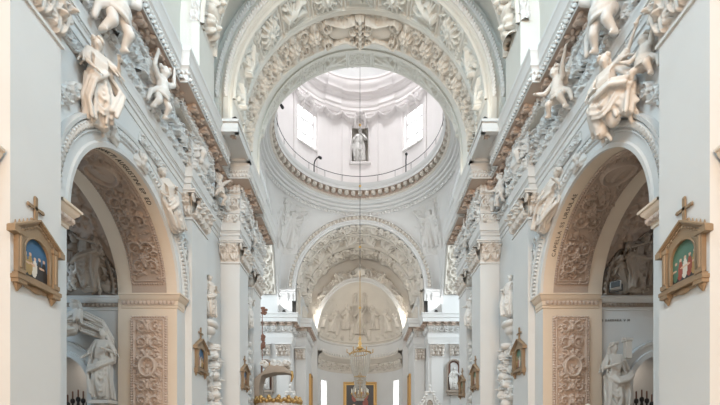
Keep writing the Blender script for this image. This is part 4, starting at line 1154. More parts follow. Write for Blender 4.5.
# ================================================================== FAR PIERS, CHANCEL, APSE
def fz(z): return 11.2+(z-11.05)*.8
FP = [(14, YF), (6.75, YF), (6.75, 41.3), (5.6, 41.3), (5.6, 46)]
hgt = lambda pr: [(o, fz(z)) for o, z in pr]
def far_piers(s, nm, n):
    b = MB(); b.box(s*6.75, s*14, YF, YF+1.8, 0, 16.5); b.box(s*5.6, s*7.4, 41.3, 46.0, 0, 14.2)
    w = b.build('wall_%s_chancel' % nm, M['wall'], kind='structure')
    o = gridobj('trim_%d' % n, sweep_pts(FP, hgt(PROF), s), M['wall'], kind='structure')
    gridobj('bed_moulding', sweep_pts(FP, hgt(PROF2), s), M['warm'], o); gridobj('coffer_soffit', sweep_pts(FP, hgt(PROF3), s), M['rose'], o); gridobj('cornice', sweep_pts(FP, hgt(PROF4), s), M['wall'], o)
    for i, a, y, a2, y2, n1, n2 in segs(FP):
        p = (a+.09*n1[0], y+.09*n1[1]); q = (a2+.09*n2[0], y2+.09*n2[1]); L = math.dist(p, q)
        D_ = ((q[0]-p[0])/L, (q[1]-p[1])/L); nr = (-D_[1], D_[0])
        hm = HM(L, .55, .04, 700+i); hm.vine(.26, .04, .12); hm.edge(.03, .05, 'bt')
        if i == 0: hm.figure(L-1.6, .28, .6, 0, .2, True); hm.figure(L-4, .28, .6, 0, .2, True)
        relief('frieze_relief', hm, f_plane((s*p[0], p[1], 12.30), (s*D_[0], D_[1], 0), (0, 0, 1), (s*nr[0], nr[1], 0)), M['white'], o)
        p = (a+.24*n1[0], y+.24*n1[1]); q = (a2+.24*n2[0], y2+.24*n2[1]); L = math.dist(p, q); k = max(1, int(L/.7))
        ang = math.atan2(nr[1], s*nr[0])-PI
        for c in range(k):
            t = (c+.5)*L/k; inst('bracket', BR, o, (s*(p[0]+D_[0]*t), p[1]+D_[1]*t, fz(13.58)), (0, 0, ang), .9)
    # attic block carrying the chancel arch
    at = MB(); at.box(s*6.7, s*14, YF-.05, YF+1.5, 14.1, 16.1); at.build('attic', M['wall'], o)
    gridobj('attic_moulding', sweep_pts([(14, YF-.05), (6.6, YF-.05), (6.6, 41.5), (6.2, 41.5), (6.2, 46)], [(0, 15.95), (.05, 15.97), (.08, 16.1), (.2, 16.2), (.22, 16.34), (.28, 16.4), (.28, 16.5), (-1.2, 16.55)], s), M['wall'], o)
    g = MB(); g.quad((s*6.2, 41.3, 14), (s*6.2, 46, 14), (s*6.2, 46, 16.5), (s*6.2, 41.3, 16.5)); g.quad((s*6.2, 41.3, 14), (s*6.75, 41.3, 14), (s*6.75, 41.3, 16.5), (s*6.2, 41.3, 16.5)); g.build('attic_return', M['wall'], o)
    # pilaster pair on the pier
    for j, (a0, a1, y) in enumerate(((7.0, 8.2, YF), (8.9, 10.1, YF), (5.75, 6.6, 41.3))):
        t = thing('pilaster', '%s pilaster on the %s pier of the chancel arch' % (('inner white', 'outer white', 'recessed white')[j], nm), 'pilaster')
        b = MB(); b.box(s*a0, s*a1, y-.14, y+.02, 0, 9.9)
        b.build('shaft', M['wall'], t)
        b = MB(); b.box(s*(a0-.06), s*(a1+.06), y-.2, y, 9.86, 9.96); b.build('astragal', M['wall'], t)
        b = MB(); b.box(s*(a0-.16), s*(a1+.16), y-.36, y, 11.08, 11.24); b.build('abacus', M['wall'], t)
        hm = HM(a1-a0+.2, 1.12, .035, 740+j)
        for r in (0, 1):
            for q in range(3+r): hm.leaf((q+.5*(1-r*.0))*hm.w/(3+r)*(1 if r else 1), .3*r, .45, PI/2, .17, .17); hm.blob((q+.5)*hm.w/(3+r), .45+.3*r, .12, .07, 0, .22)
        hm.spiral(.2, .88, .2, 0, -1, .05, .22); hm.spiral(hm.w-.2, .88, .2, PI, 1, .05, .22); hm.rosette(hm.w/2, .95, .15, 6, .2)
        relief('acanthus', hm, f_plane((s*(a0-.1), y-.14, 9.96), (s, 0, 0), (0, 0, 1), (0, -1, 0)), M['fig'], t)
    # niche with statue
    dk = MB(); c = 9.25 if False else 8.55
    return o
for i, (s, nm) in enumerate(SIDES): far_piers(s, nm, 16+i)
def niche(s, nm):
    c, z0, z1, r = 9.2, 6.6, 9.0, .55
    t = thing('statue_niche', 'dark round-headed niche with ledge on the %s transept wall' % nm, 'niche', (s*c, YF-.3, z0))
    b = MB(); P = []
    for z in [0]+[z1-z0-.1+.55*math.sin(q) for q in np.linspace(0, PI/2, 6)]:
        k = 1 if z <= z1-z0-.1 else math.sqrt(max(0, 1-((z-(z1-z0-.1))/.55)**2))
        P.append([(r*k*math.cos(q), .26*k*math.sin(q), z) for q in np.linspace(0, PI, 13)])
    b.grid(P); b.build('recess', M['darkstone'], t, True)
    f = MB(); f.tube([(-r-.1, -.02, 0), (-r-.1, -.02, 2.3)]+[(-(r+.1)*math.cos(q), -.02, 2.3+.65*math.sin(q)) for q in np.linspace(.2, PI-.2, 9)]+[(r+.1, -.02, 2.3), (r+.1, -.02, 0)], .09, None, 6)
    f.box(-r-.2, r+.2, -.25, .3, -.25, -.02); f.box(-r-.1, r+.1, -.15, .3, -.5, -.25); f.build('surround', M['umber'], t)
    place('niche_statue', FIG['standw'], 'pale robed statue in the dark niche of the %s transept' % nm, 'statue', (s*c, YF-.35, z0), PI, 1.25)
for s, nm in SIDES: niche(s, nm)
def gable(s, nm):
    t = thing('altar_gable', 'white scrolled stucco gable with putto head before the %s chancel pier' % nm, 'altar top', (s*6.72, YF-.75, 0))
    b = MB(); b.box(-.95, .95, -.25, .3, 0, 4.6); b.box(-1.1, 1.1, -.4, .3, 4.6, 4.8); b.box(-.5, .5, -.2, .2, 4.8, 6.0); b.build('body', M['white'], t)
    v = MB()
    for q in (-1, 1):
        v.tube([(q*(1.05-.9*x-.18*math.sin(PI*x*1.5)), -.25, 4.85+1.5*x) for x in np.linspace(0, 1, 12)], .13, .09, 8)
        v.tube([(q*(.85+.25*(1-x/8)*math.cos(x)), -.27, 5.05+.25*(1-x/8)*math.sin(x)) for x in np.linspace(0, 7, 18)], .07, .05, 6)
        v.tube([(q*(.32+.15*(1-x/8)*math.cos(x)), -.27, 6.2+.15*(1-x/8)*math.sin(x)) for x in np.linspace(0, 7, 18)], .06, .04, 6)
        for k in range(4): v.ell((q*(.9-.18*k), -.3, 5.25+.26*k), (.15, .1, .11))
    v.cap((-.45, -.25, 6.3), (.45, -.25, 6.3), .09); v.cap((0, -.2, 6.35), (0, -.2, 6.65), .16, .1); v.ell((0, -.2, 6.9), (.15, .15, .2))
    v.build('scrolls', M['figw'], t, True, auto=False)
    m = MB(); m.ell((0, -.22, 5.15), (.30, .1, .40)); m.build('medallion', M['umber'], t, True)
    r = MB(); r.tube([(.36*math.cos(q), -.26, 5.15+.47*math.sin(q)) for q in np.linspace(0, 2*PI, 21)], .07, None, 6); r.build('medallion_frame', M['figw'], t, True, auto=False)
for s, nm in SIDES: gable(s, nm)

# chancel vault, inner arch, apse
ch = gridobj('ceiling_chancel', arcprofile([(YF, 6.3, FC), (41.0, 6.3, FC), (41.0, 6.15, FC), (41.35, 6.15, FC), (41.35, 6.3, FC), (43.0, 6.3, FC), (43.0, 6.1, FC), (43.5, 6.0, FC), (46, 6.0, FC)], 14), M['warm'], kind='structure')
hm = HM(PI*6.3, 1.2, .05, 41); hm.fill(300, .4, .08); hm.vine(.5, .07, .16); hm.edge(.06, .08, 'bt')
for k in range(8): hm.figure((k+.5)*hm.w/8, .6, 1.0, PI/2 if k < 4 else -PI/2, .2)
relief('vault_relief', hm, f_soffit(6.28, FC, YF+.1), M['warm'], ch)
hm = HM(PI*6.3, 1.5, .05, 42); hm.fill(300, .4, .1); hm.edge(.06, .08, 'bt')
for k in range(10): hm.figure((k+.5)*hm.w/10, .75, 1.5, PI/2 if k < 5 else -PI/2, .3)
relief('vault_relief', hm, f_soffit(6.28, FC, 41.4), M['warm'], ch)
hm = HM(PI*6.0, 2.3, .055, 43); hm.fill(400, .4, .1); hm.vine(.9, .08, .2, fill=.5); hm.edge(.06, .08, 'bt')
relief('vault_relief', hm, f_soffit(5.98, FC, 43.6), M['warm'], ch)
AX, AZ, AC_Z, AY = 4.9, 6.2, 13.66, 46.0
P = []
for k in range(61):
    t = PI-PI*k/60
    x0, z0 = AX*math.cos(t), AC_Z+AZ*math.sin(t); x1, z1 = 6.05*math.cos(t), FC+6.05*math.sin(t)
    if k in (0, 60): z1 = 13.0
    P.append([(x0+(x1-x0)*f, AY, z0+(z1-z0)*f) for f in (0, .5, 1)])
aw = gridobj('wall_apse', np.array(P), M['warm'], kind='structure')
ring_arch('rim_moulding', 0, AC_Z, AY, [(0, .2), (0, -.1), (.12, -.18), (.2, -.1), (.34, -.1), (.36, -.18), (.42, -.18), (.44, 0)], M['wall'], None, aw, AX, AZ) if False else None
P = []
for k in range(73):
    t = PI-PI*k/72; P.append([((AX+r)*math.cos(t), AY+d, AC_Z+(AZ+r)*math.sin(t)) for r, d in [(0, .3), (0, -.1), (.12, -.16), (.2, -.08), (.42, -.08), (.44, -.18), (.52, -.18), (.54, 0)]])
gridobj('rim_moulding', np.array(P), M['white'], aw)
hm = HM(17.5, 1.5, .05, 44); hm.fill(300, .4, .12)
for k in range(7): hm.figure((k+.5)*2.5, .7, 1.6, PI/2-PI*(k+.5)/7, .34)
for d in (-1, 1): hm.spiral(8.75+d*.8, .5, .5, 0, d, .1, .4)
hm.blob(8.75, .7, .7, .55, 0, .4)
def f(u, v):
    t = PI-u/17.5*PI; return st((5.35+v*.35)*np.cos(t), AY-.02+0*t, AC_Z+(6.65+v*.85)*np.sin(t)), st(0*t, 0*t-1, 0*t)
hm.Z *= np.clip(np.sin(np.linspace(0, PI, hm.nx))*2-.2, 0, 1)[:, None]
relief('angel_relief', hm, f, M['warm'], aw)
P = np.array([[(AX*math.cos(q)*math.cos(w), AY+AX*math.cos(q)*math.sin(w), AC_Z+AZ*math.sin(q)) for q in np.linspace(0, PI/2, 25)] for w in np.linspace(0, PI, 49)])
apse = gridobj('ceiling_apse', P, M['warm'], kind='structure', sharp=False)
hm = HM(PI*AX, 8.6, .05, 45)
hm.stroke([(0, .35), (hm.w, .35)], .07, None, .08)
for k in range(13): hm.rosette((k+.5)*hm.w/13, .8, .26, 6, .12)
hm.fill(120, .3, .06, 0, None, 1.2, 5)
for (u, v, H, a, fl) in ((.5, 3.2, 3.6, -.05, 1), (.36, 3.3, 2.8, .1, 1), (.64, 3.3, 2.8, -.1, -1), (.22, 2.5, 2.4, .12, 1), (.78, 2.5, 2.4, -.12, -1), (.42, 6, 1.5, .3, 1), (.58, 6, 1.5, -.3, -1), (.1, 2.2, 1.7, .1, 1), (.9, 2.2, 1.7, -.1, -1)):
    hm.figure(u*hm.w, v, H, a, H*.10, H < 2, True, fl)
for u in (.29, .71, .43, .57): hm.stroke([(u*hm.w, 1.3), (u*hm.w, 2.5)], .35, None, .1)
def f(u, v):
    w = PI-u/AX; q = v/8.7*(PI/2)*.95
    return st(AX*np.cos(q)*np.cos(w), AY+AX*np.cos(q)*np.sin(w), AC_Z+AZ*np.sin(q)), st(-np.cos(q)*np.cos(w), -np.cos(q)*np.sin(w), -np.sin(q))
relief('apse_relief', hm, f, M['warm'], apse)
# apse wall with two window slots
tw = [(-1.22, -.98), (.98, 1.22)]
tsx = sorted(set(list(np.linspace(-PI/2, PI/2, 41))+[v for h in tw for v in h]))
b = MB(); ap = lambda t, z, r=AX: (r*math.sin(t), AY+r*math.cos(t), z)
for i in range(len(tsx)-1):
    tm = (tsx[i]+tsx[i+1])/2
    for z0, z1 in ((0, 4.5), (4.5, 8.9), (8.9, AC_Z)):
        if z0 == 4.5 and any(h[0] < tm < h[1] for h in tw): continue
        b.quad(ap(tsx[i], z0), ap(tsx[i+1], z0), ap(tsx[i+1], z1), ap(tsx[i], z1))
for h in tw:
    for t in h: b.quad(ap(t, 4.5), ap(t, 8.9), ap(t, 8.9, 5.4), ap(t, 4.5, 5.4))
    b.quad(ap(h[0], 8.9), ap(h[1], 8.9), ap(h[1], 8.9, 5.4), ap(h[0], 8.9, 5.4)); b.quad(ap(h[0], 4.5), ap(h[1], 4.5), ap(h[1], 4.5, 5.4), ap(h[0], 4.5, 5.4))
for s in (-1, 1): b.quad((s*AX, AY, 0), (s*6.3, AY, 0), (s*6.3, AY, AC_Z+.3), (s*AX, AY, AC_Z+.3))
awl = b.build('wall_apse', M['wall'], None, True, 'structure')
for k, h in enumerate(tw):
    b = MB(); b.quad(ap(h[0], 4.5, 5.38), ap(h[1], 4.5, 5.38), ap(h[1], 8.9, 5.38), ap(h[0], 8.9, 5.38)); b.build('window_%d' % (5+k), M['pane'], None, False, 'structure')
b = MB(); pr = [(4.9, 10.1), (4.85, 10.12), (4.8, 10.3), (4.84, 10.32), (4.84, 11.35), (4.75, 11.4), (4.6, 11.65), (4.35, 11.8), (4.3, 12.0), (4.9, 12.05)]
b.lathe(pr, (0, AY), 64, 0, PI); ae = b.build('trim_18', M['warm'], None, True, 'structure')
hm = HM(PI*4.8, 1.0, .045, 46); hm.vine(.46, .06, .14); relief('frieze_relief', hm, f_cyl(4.83, 0, AY, 10.33, -PI/2), M['warm'], ae)
hm = HM(PI*4.4, .5, .045, 47); n = 34
for k in range(n): hm.leaf((k+.5)*hm.w/n, .0, .45, PI/2, .2, .12)
b = MB(); 
for k in range(34):
    t = -PI/2+PI*(k+.5)/34; p = ap(t, 12.05, 4.36); b.ell((p[0], p[1], 12.15), (.12, .12, .2), None, 8, 6)
b.build('leaf_crest', M['figw'], ae, True)
b = MB(); b.lathe([(4.9, AC_Z-.15), (4.78, AC_Z-.1), (4.74, AC_Z+.05), (4.88, AC_Z+.12)], (0, AY), 64, 0, PI); b.build('springing_moulding', M['white'], ae, True)

# ================================================================== PAINTINGS
PCOL = ['p_sky', 'p_green', 'p_dark', 'p_red', 'p_white', 'p_ochre', 'p_skin']
def painting(w, h, arch, seed, parent, y, kind, nx=44, ny=64):
    r = random.Random(seed); z1 = h
    V = []; F = []; mi = []
    def top(x): return h-(w/2)+math.sqrt(max(0, (w/2)**2-x*x)) if arch else h
    for i in range(nx+1):
        x = -w/2+w*i/nx
        for j in range(ny+1): V.append((x, y, top(x)*j/ny))
    el = []
    if kind == 'sky':
        el.append((0, .12*h, w, .22*h, 2))
        for k in range(5):
            x = (-.36+.18*k)*w; H = h*r.uniform(.48, .64); z = H*.45+.06*h; c = r.choice([3, 5, 4, 1, 2]); c = 4 if k == 2 else c
            el += [(x, z, w*.09, H*.42, c), (x+w*.03, z-.08*h, w*.10, H*.3, c), (x+w*.08*r.choice([-1, 1]), z+.05*h, w*.10, h*.025, 6), (x, z+H*.46, w*.05, h*.04, 6)]
        base = 0 if seed % 2 else 1
    else:
        base = 2
        for k in range(7):
            x = r.uniform(-.36, .36)*w; z = r.uniform(.15, .75)*h; c = r.choice([3, 5, 3, 4])
            el += [(x, z, w*.10, h*.13, c), (x, z+h*.15, w*.05, h*.035, 6)]
    for i in range(nx):
        for j in range(ny):
            a = i*(ny+1)+j; F.append((a, a+1, a+ny+2, a+ny+1))
            x = -w/2+w*(i+.5)/nx; z = top(x)*(j+.5)/ny; m = base
            for (ex, ez, rx, rz, c) in el:
                if ((x-ex)/rx)**2+((z-ez)/rz)**2 < 1: m = c
            mi.append(m)
    o = mk('painted_panel', V, F, [M[c] for c in PCOL], parent, False)
    o.data.polygons.foreach_set('material_index', mi); return o
def picture(s, yc, z0, a, seed, label, sc=(1, 1, 1)):
    t = thing('gabled_picture_frame', label, 'framed picture', (s*a, yc, z0), s*PI/2); t.scale = sc
    b = MB()
    w, ow, hb, d = .33, .50, .12, .12           # half opening, half body, base height, depth
    top = .70
    ap_ = [(-w*math.cos(q), top+w*math.sin(q)*1.15) for q in np.linspace(0, PI, 19)]
    inner = [(-w, hb)]+ap_+[(w, hb)]
    gz = lambda x: 1.42-abs(x)*.74
    outer = [(-ow, hb)]+[(x*ow/w, max(z, gz(x*ow/w)) if False else gz(x*ow/w)) for x, z in ap_]+[(ow, hb)]
    for i in range(len(inner)-1):
        p, q = inner[i], inner[i+1]; P_, Q = outer[i], outer[i+1]
        b.quad((p[0], d, p[1]), (q[0], d, q[1]), (Q[0], d, Q[1]), (P_[0], d, P_[1]))
        b.quad((p[0], d, p[1]), (q[0], d, q[1]), (q[0], .02, q[1]), (p[0], .02, p[1]))
    b.box(-ow, ow, 0, d, .0, hb+.001); b.box(-ow, -ow+.02, 0, d, 0, 1.1); b.box(ow-.02, ow, 0, d, 0, 1.1)
    b.build('frame', M['oak'], t)
    for q in (-1, 1):
        c = MB(); c.box(q*(ow-.10), q*(ow+.02), d, d+.06, .18, .98); c.box(q*(ow-.13), q*(ow+.05), d-.02, d+.09, .08, .18); c.box(q*(ow-.13), q*(ow+.05), d-.02, d+.09, .96, 1.06)
        c.cap((q*(ow-.04), d+.06, .22), (q*(ow-.04), d+.06, .92), .035, .03, 8, 2)
        c.build('colonnette', M['oak'], t)
    i_ = MB(); i_.tube([(x, d+.01, z) for x, z in inner], .022, None, 6); i_.build('inner_moulding', M['oak'], t, True, auto=False)
    g = MB()
    for q in (-1, 1):
        for k, (o1, dz, th) in enumerate(((.02, .0, .05), (.07, .055, .04), (.12, .10, .05))):
            x0, z_0 = 0, 1.42+dz; x1, z_1 = q*(ow+.14), 1.42-(ow+.14)*.74+dz
            g.add([(x0, 0, z_0), (x1, 0, z_1), (x1, d+o1, z_1), (x0, d+o1, z_0), (x0, 0, z_0+th), (x1, 0, z_1+th), (x1, d+o1, z_1+th), (x0, d+o1, z_0+th)],
                  [(0, 1, 2, 3), (4, 7, 6, 5), (0, 4, 5, 1), (3, 2, 6, 7), (1, 5, 6, 2), (0, 3, 7, 4)])
        for k in range(8): u = (k+.5)/8; g.ell((q*u*(ow+.1), d+.05, 1.40-u*(ow+.1)*.74), .025, None, 6, 4)
        g.box(q*(ow+.02), q*(ow+.16), 0, d+.14, .93, 1.07)
        for k in range(5): u = .2+k*.16; g.cap((q*u*(ow+.1), d*.5, 1.55-u*(ow+.1)*.74), (q*u*(ow+.1), d*.5, 1.63-u*(ow+.1)*.74), .03, .015, 6, 2)
    g.build('gable', M['oak'], t)
    k = MB(); k.box(-ow-.08, ow+.08, 0, d+.12, -.07, .02); k.box(-ow-.04, ow+.04, 0, d+.06, .02, .08)
    for q in (-1, 1): k.box(q*(ow-.16), q*(ow+.06), 0, d+.10, -.16, -.07); k.cap((q*(ow-.05), d*.5, -.18), (q*(ow-.05), d*.3, -.30), .09, .03, 8, 3)
    k.cap((-.25, d*.4, -.12), (.25, d*.4, -.12), .05); k.ell((0, d*.6, -.14), (.16, .08, .08))
    k.build('base_moulding', M['oak'], t)
    x = MB(); x.box(-.035, .035, .03, .09, 1.5, 2.06); x.box(-.17, .17, .03, .09, 1.80, 1.87)
    for (px, pz) in ((0, 2.08), (-.18, 1.835), (.18, 1.835)): x.ell((px, .06, pz), (.055, .04, .055), None, 8, 6)
    x.box(-.12, .12, .02, .10, 1.50, 1.54); x.cap((0, .06, 1.46), (0, .06, 1.52), .07, .05, 8, 2)
    x.build('cross', M['oak'], t)
    p = painting(w*2, top+w*1.15-hb, True, seed, t, .03, 'sky'); p.location = (0, 0, hb)
PX = [(7.78, 4.71, 6.34, (.92, .6, .81)), (15.85, 4.44, 6.34, (1.0, .65, .81)), (19.6, 4.3, 5.68, (.95, .65, .72)), (22.8, 4.28, 5.86, (.95, .65, .72))]
PN = ['large nearest', 'second', 'third', 'fourth and farthest']
PD = {(-1, 0): 'showing a white-robed figure under blue sky', (1, 0): 'showing red-robed figures in a green landscape'}
for s, nm in SIDES:
    for i, (y, z, a, sc) in enumerate(PX):
        if s < 0 and i == 3: continue
        picture(s, y, z, a, (11 if s < 0 else 20)+i*2, '%s gabled picture frame on the %s pilasters%s' % (PN[i], nm, (', '+PD[(s, i)]) if (s, i) in PD else ''), sc)
t = thing('altar_painting', 'large dark painting in a gold frame on the apse wall', 'painting', (0, 50.55, 4.2), PI)
b = MB(); w, h = 1.72, 4.5
for (x0, x1, z0, z1) in ((-2.1, -w, 0, h+.3), (w, 2.1, 0, h+.3), (-w, w, h-.08, h+.3), (-w, w, 0, .3)): b.box(x0, x1, 0, .22, z0, z1)
b.build('gold_frame', M['gold'], t)
b = MB(); b.tube([(-1.95, .24, .1), (-1.95, .24, h+.15), (1.95, .24, h+.15), (1.95, .24, .1)], .07, None, 6); b.tube([(-.8, .2, h+.3), (-.3, .2, h+.5), (0, .2, h+.62), (.3, .2, h+.5), (.8, .2, h+.3)], .09, None, 6); b.build('frame_moulding', M['gold'], t, True, auto=False)
painting(2*w, h, False, 4, t, .1, 'dark', 60, 80)
for s, nm in SIDES:
    t = thing('wall_painting', 'narrow gold-edged painting seen edge-on on the %s chancel wall' % nm, 'painting', (s*5.58, 44.7, 4.6), s*PI/2)
    b = MB()
    for (x0, x1, z0, z1) in ((-.8, -.62, 0, 4.4), (.62, .8, 0, 4.4), (-.62, .62, 4.2, 4.4), (-.62, .62, 0, .2)): b.box(x0, x1, 0, .2, z0, z1)
    b.build('gold_frame', M['gold'], t); painting(1.24, 4.2, False, 6+s, t, .06, 'dark', 20, 40)

# ================================================================== CHANDELIER
t = thing('crystal_chandelier', 'ship-shaped crystal chandelier with gold hoop hanging on a long rod under the dome', 'chandelier', (0, YC, 0))
b = MB(); b.cap((0, 0, 15), (0, 0, 44.4), .02, .02, 6, 2); b.build('rod', M['dark'], t, True)
b = MB(); b.cap((0, 0, 9.3), (0, 0, 15), .03, .03, 8, 2); b.build('gilded_rod', M['gold'], t, True)
for h in (26.5, 21.7, 16.9, 12.1): b = MB(); b.ell((0, 0, h), .10); b.build('ball', M['brass'], t, True)
b = MB(); b.lathe([(.02, 9.9), (.10, 9.7), (.05, 9.5), (.16, 9.3), (.08, 9.1), (.3, 8.95), (.12, 8.8), (.06, 8.6)], (0, 0), 16); b.build('finial', M['gold'], t, True, auto=False)
b = MB(); b.tube([(.82*math.cos(a), .82*math.sin(a), 8.5+.1*math.cos(a)) for a in np.linspace(0, 2*PI, 33)], .045, None, 6)
for k in range(6):
    a = PI/3*k; b.tube([(0, 0, 8.95), (.35*math.cos(a), .35*math.sin(a), 8.85), (.8*math.cos(a), .8*math.sin(a), 8.5)], .03, None, 6)
    b.tube([(.8*math.cos(a), .8*math.sin(a), 8.5), (1.02*math.cos(a), 1.02*math.sin(a), 8.6), (1.02*math.cos(a), 1.02*math.sin(a), 8.85)], .035, None, 6)
b.build('gold_hoop', M['gold'], t, True, auto=False)
for k in range(26):
    a = 2*PI*k/26; m = MB()
    for j in range(20):
        u = j/19; r = .78-.34*u+.10*math.sin(PI*u); m.ell((r*math.cos(a), r*math.sin(a), 8.42-1.75*u), (.05, .05, .055), None, 6, 4)
    m.build('crystal_strand', M['crystal'], t, False)
b = MB(); b.tube([(.45*math.cos(a), .45*math.sin(a), 6.65) for a in np.linspace(0, 2*PI, 25)], .045, None, 6); b.lathe([(.05, 7.0), (.16, 6.8), (.08, 6.5), (.18, 6.2), (.06, 5.9), (.05, 4.8)], (0, 0), 14); b.build('stem', M['gold'], t, True, auto=False)
for k in range(26):
    a = 2*PI*k/26; m = MB()
    for j in range(16):
        u = j/15; r = .42*(1-u)+.26*u+.40*math.sin(PI*min(1, u*1.05))*(u > .35)*(u-.35)*2.2; m.ell((r*1.1*math.cos(a), r*math.sin(a), 6.6-1.75*u), .052, None, 6, 4)
    m.build('crystal_strand', M['crystal'], t, False)
for k in range(8):
    a = PI/4*k+.2; m = MB(); m.tube([(.1*math.cos(a), .1*math.sin(a), 5.2), (.4*math.cos(a), .4*math.sin(a), 5.0), (.66*math.cos(a), .66*math.sin(a), 5.3)], .03, None, 6); m.cap((.66*math.cos(a), .66*math.sin(a), 5.3), (.66*math.cos(a), .66*math.sin(a), 5.36), .07)
    ar = m.build('candle_arm', M['gold'], t, True, auto=False)
    m = MB(); m.cap((.66*math.cos(a), .66*math.sin(a), 5.4), (.66*math.cos(a), .66*math.sin(a), 5.7), .03, .025, 8, 2); m.build('candle', M['wax'], ar, True, auto=False)

# ================================================================== PULPIT
t = thing('pulpit', 'boat-shaped pulpit with curved grey canopy and gilded trim at the left crossing pier', 'pulpit', (0, 0, 0))
pts = [(5.95, 2.8), (5.9, 4.0), (5.84, 4.75), (5.62, 5.3), (5.2, 5.58), (4.7, 5.68), (4.2, 5.62), (3.85, 5.48)]
cr = []
for i in range(len(pts)):
    p, q = pts[max(0, i-1)], pts[min(len(pts)-1, i+1)]; d = Vector((q[0]-p[0], q[1]-p[1])).normalized(); n = Vector((d.y, -d.x)); th = .26 if i < 5 else .26-.05*(i-4)
    a, z = pts[i]; hw = .42+.12*math.sin(PI*i/7)
    cr.append([(-a-n.x*th, 22.7-hw, z-n.y*th), (-a+n.x*th*.0, 22.7-hw*1.1, z), (-a+n.x*th, 22.7-hw, z+n.y*th), (-a+n.x*th*1.2, 22.7, z+n.y*th*1.2), (-a+n.x*th, 22.7+hw, z+n.y*th), (-a, 22.7+hw*1.1, z), (-a-n.x*th, 22.7+hw, z-n.y*th), (-a-n.x*th, 22.7-hw, z-n.y*th)])
gridobj('canopy', np.array(cr), M['umber'], t)
b = MB(); r = random.Random(4)
for k in range(34):
    u = r.uniform(0, 1); a = 5.5-1.5*u; b.ell((-a, 22.7+r.uniform(-.5, .3), 5.86+r.uniform(-.05, .22)), (r.uniform(.08, .2), .12, r.uniform(.07, .15)), Matrix.Rotation(r.uniform(0, 3), 3, 'Y'))
for q in (5.4, 4.6, 4.1): b.tube([(-q+.22*(1-x/8)*math.cos(x), 22.3, 5.95+.2*(1-x/8)*math.sin(x)) for x in np.linspace(0, 7, 16)], .06, .04, 6)
b.build('canopy_crest', M['figw'], t, True, auto=False)
b = MB()
for k in range(10): b.ell((-4.3-.12*k+r.uniform(-.1, .1), 22.35, 5.9+r.uniform(-.1, .15)), (.08, .06, .06))
b.tube([(-3.85, 22.5, 5.5), (-3.8, 22.5, 5.25), (-3.87, 22.5, 5.0)], .11, .05, 8); b.build('gilded_trim', M['gold'], t, True, auto=False)
b = MB()
for k in range(16): b.ell((-5.72+r.uniform(-.16, .16), 23.75, 9.35+r.uniform(-.16, .22)), (.09, .07, .08), None, 8, 5)
for k in range(18): b.ell((-5.78+r.uniform(-.08, .10), 23.75, 7.55+r.uniform(-.4, .42)), (.09, .07, .11), None, 8, 5)
b.cap((-5.8, 23.72, 5.4), (-5.8, 23.72, 9.5), .03, .03, 6, 2); b.build('banner_tassel', M['darkstone'], t, True, auto=False)
b = MB(); b.lathe([(.15, 1.0), (.6, 1.5), (1.0, 2.3), (1.2, 3.0), (1.15, 3.5), (1.22, 3.7)], (-4.6, 22.5), 28); b.build('tub', M['figw'], t, True)
b = MB()
for k in range(40):
    a = 2*PI*k/40; b.ell((-4.6+1.24*math.cos(a), 22.5+1.24*math.sin(a), 3.80+.08*(k % 2)), (.14, .14, .12), None, 8, 6)
for k in range(14):
    a = 2*PI*k/14; b.ell((-4.6+1.2*math.cos(a), 22.5+1.2*math.sin(a), 3.98), (.12, .12, .16), None, 8, 6)
b.build('gilded_rim', M['gold'], t, True)

# ================================================================== SCULPTURE ON THE ARCHES AND FRIEZE
rz = lambda s, d: s*PI/2+s*d               # facing the nave, turned d towards the camera
place('seated_figure', FIG['lean'], 'draped stucco figure leaning on the near shoulder of the left arch', 'statue', (-6.4, 9.75, 9.32), rz(-1, .5), 1.08, None, (-.18, .1))
place('seated_figure', FIGM['seat'], 'large draped woman seated on the near shoulder of the right arch, arm raised', 'statue', (6.35, 9.95, 9.32), rz(1, .45), 1.16, None, (-.2, 0))
place('putto', PUT[2], 'small putto behind the seated woman, against the big right pilaster', 'putto', (6.4, 9.0, 9.75), rz(1, .3), .95)
place('reclining_figure', FIG['stand'], 'draped figure reclining on the far shoulder of the left arch', 'statue', (-6.35, 14.0, 8.95), rz(-1, .35), 1.08, None, (-.12, .55))
place('reclining_figure', FIG['lean'], 'draped figure reclining on the far shoulder of the right arch', 'statue', (6.35, 14.0, 8.95), rz(1, .35), 1.08, None, (-.12, -.55))
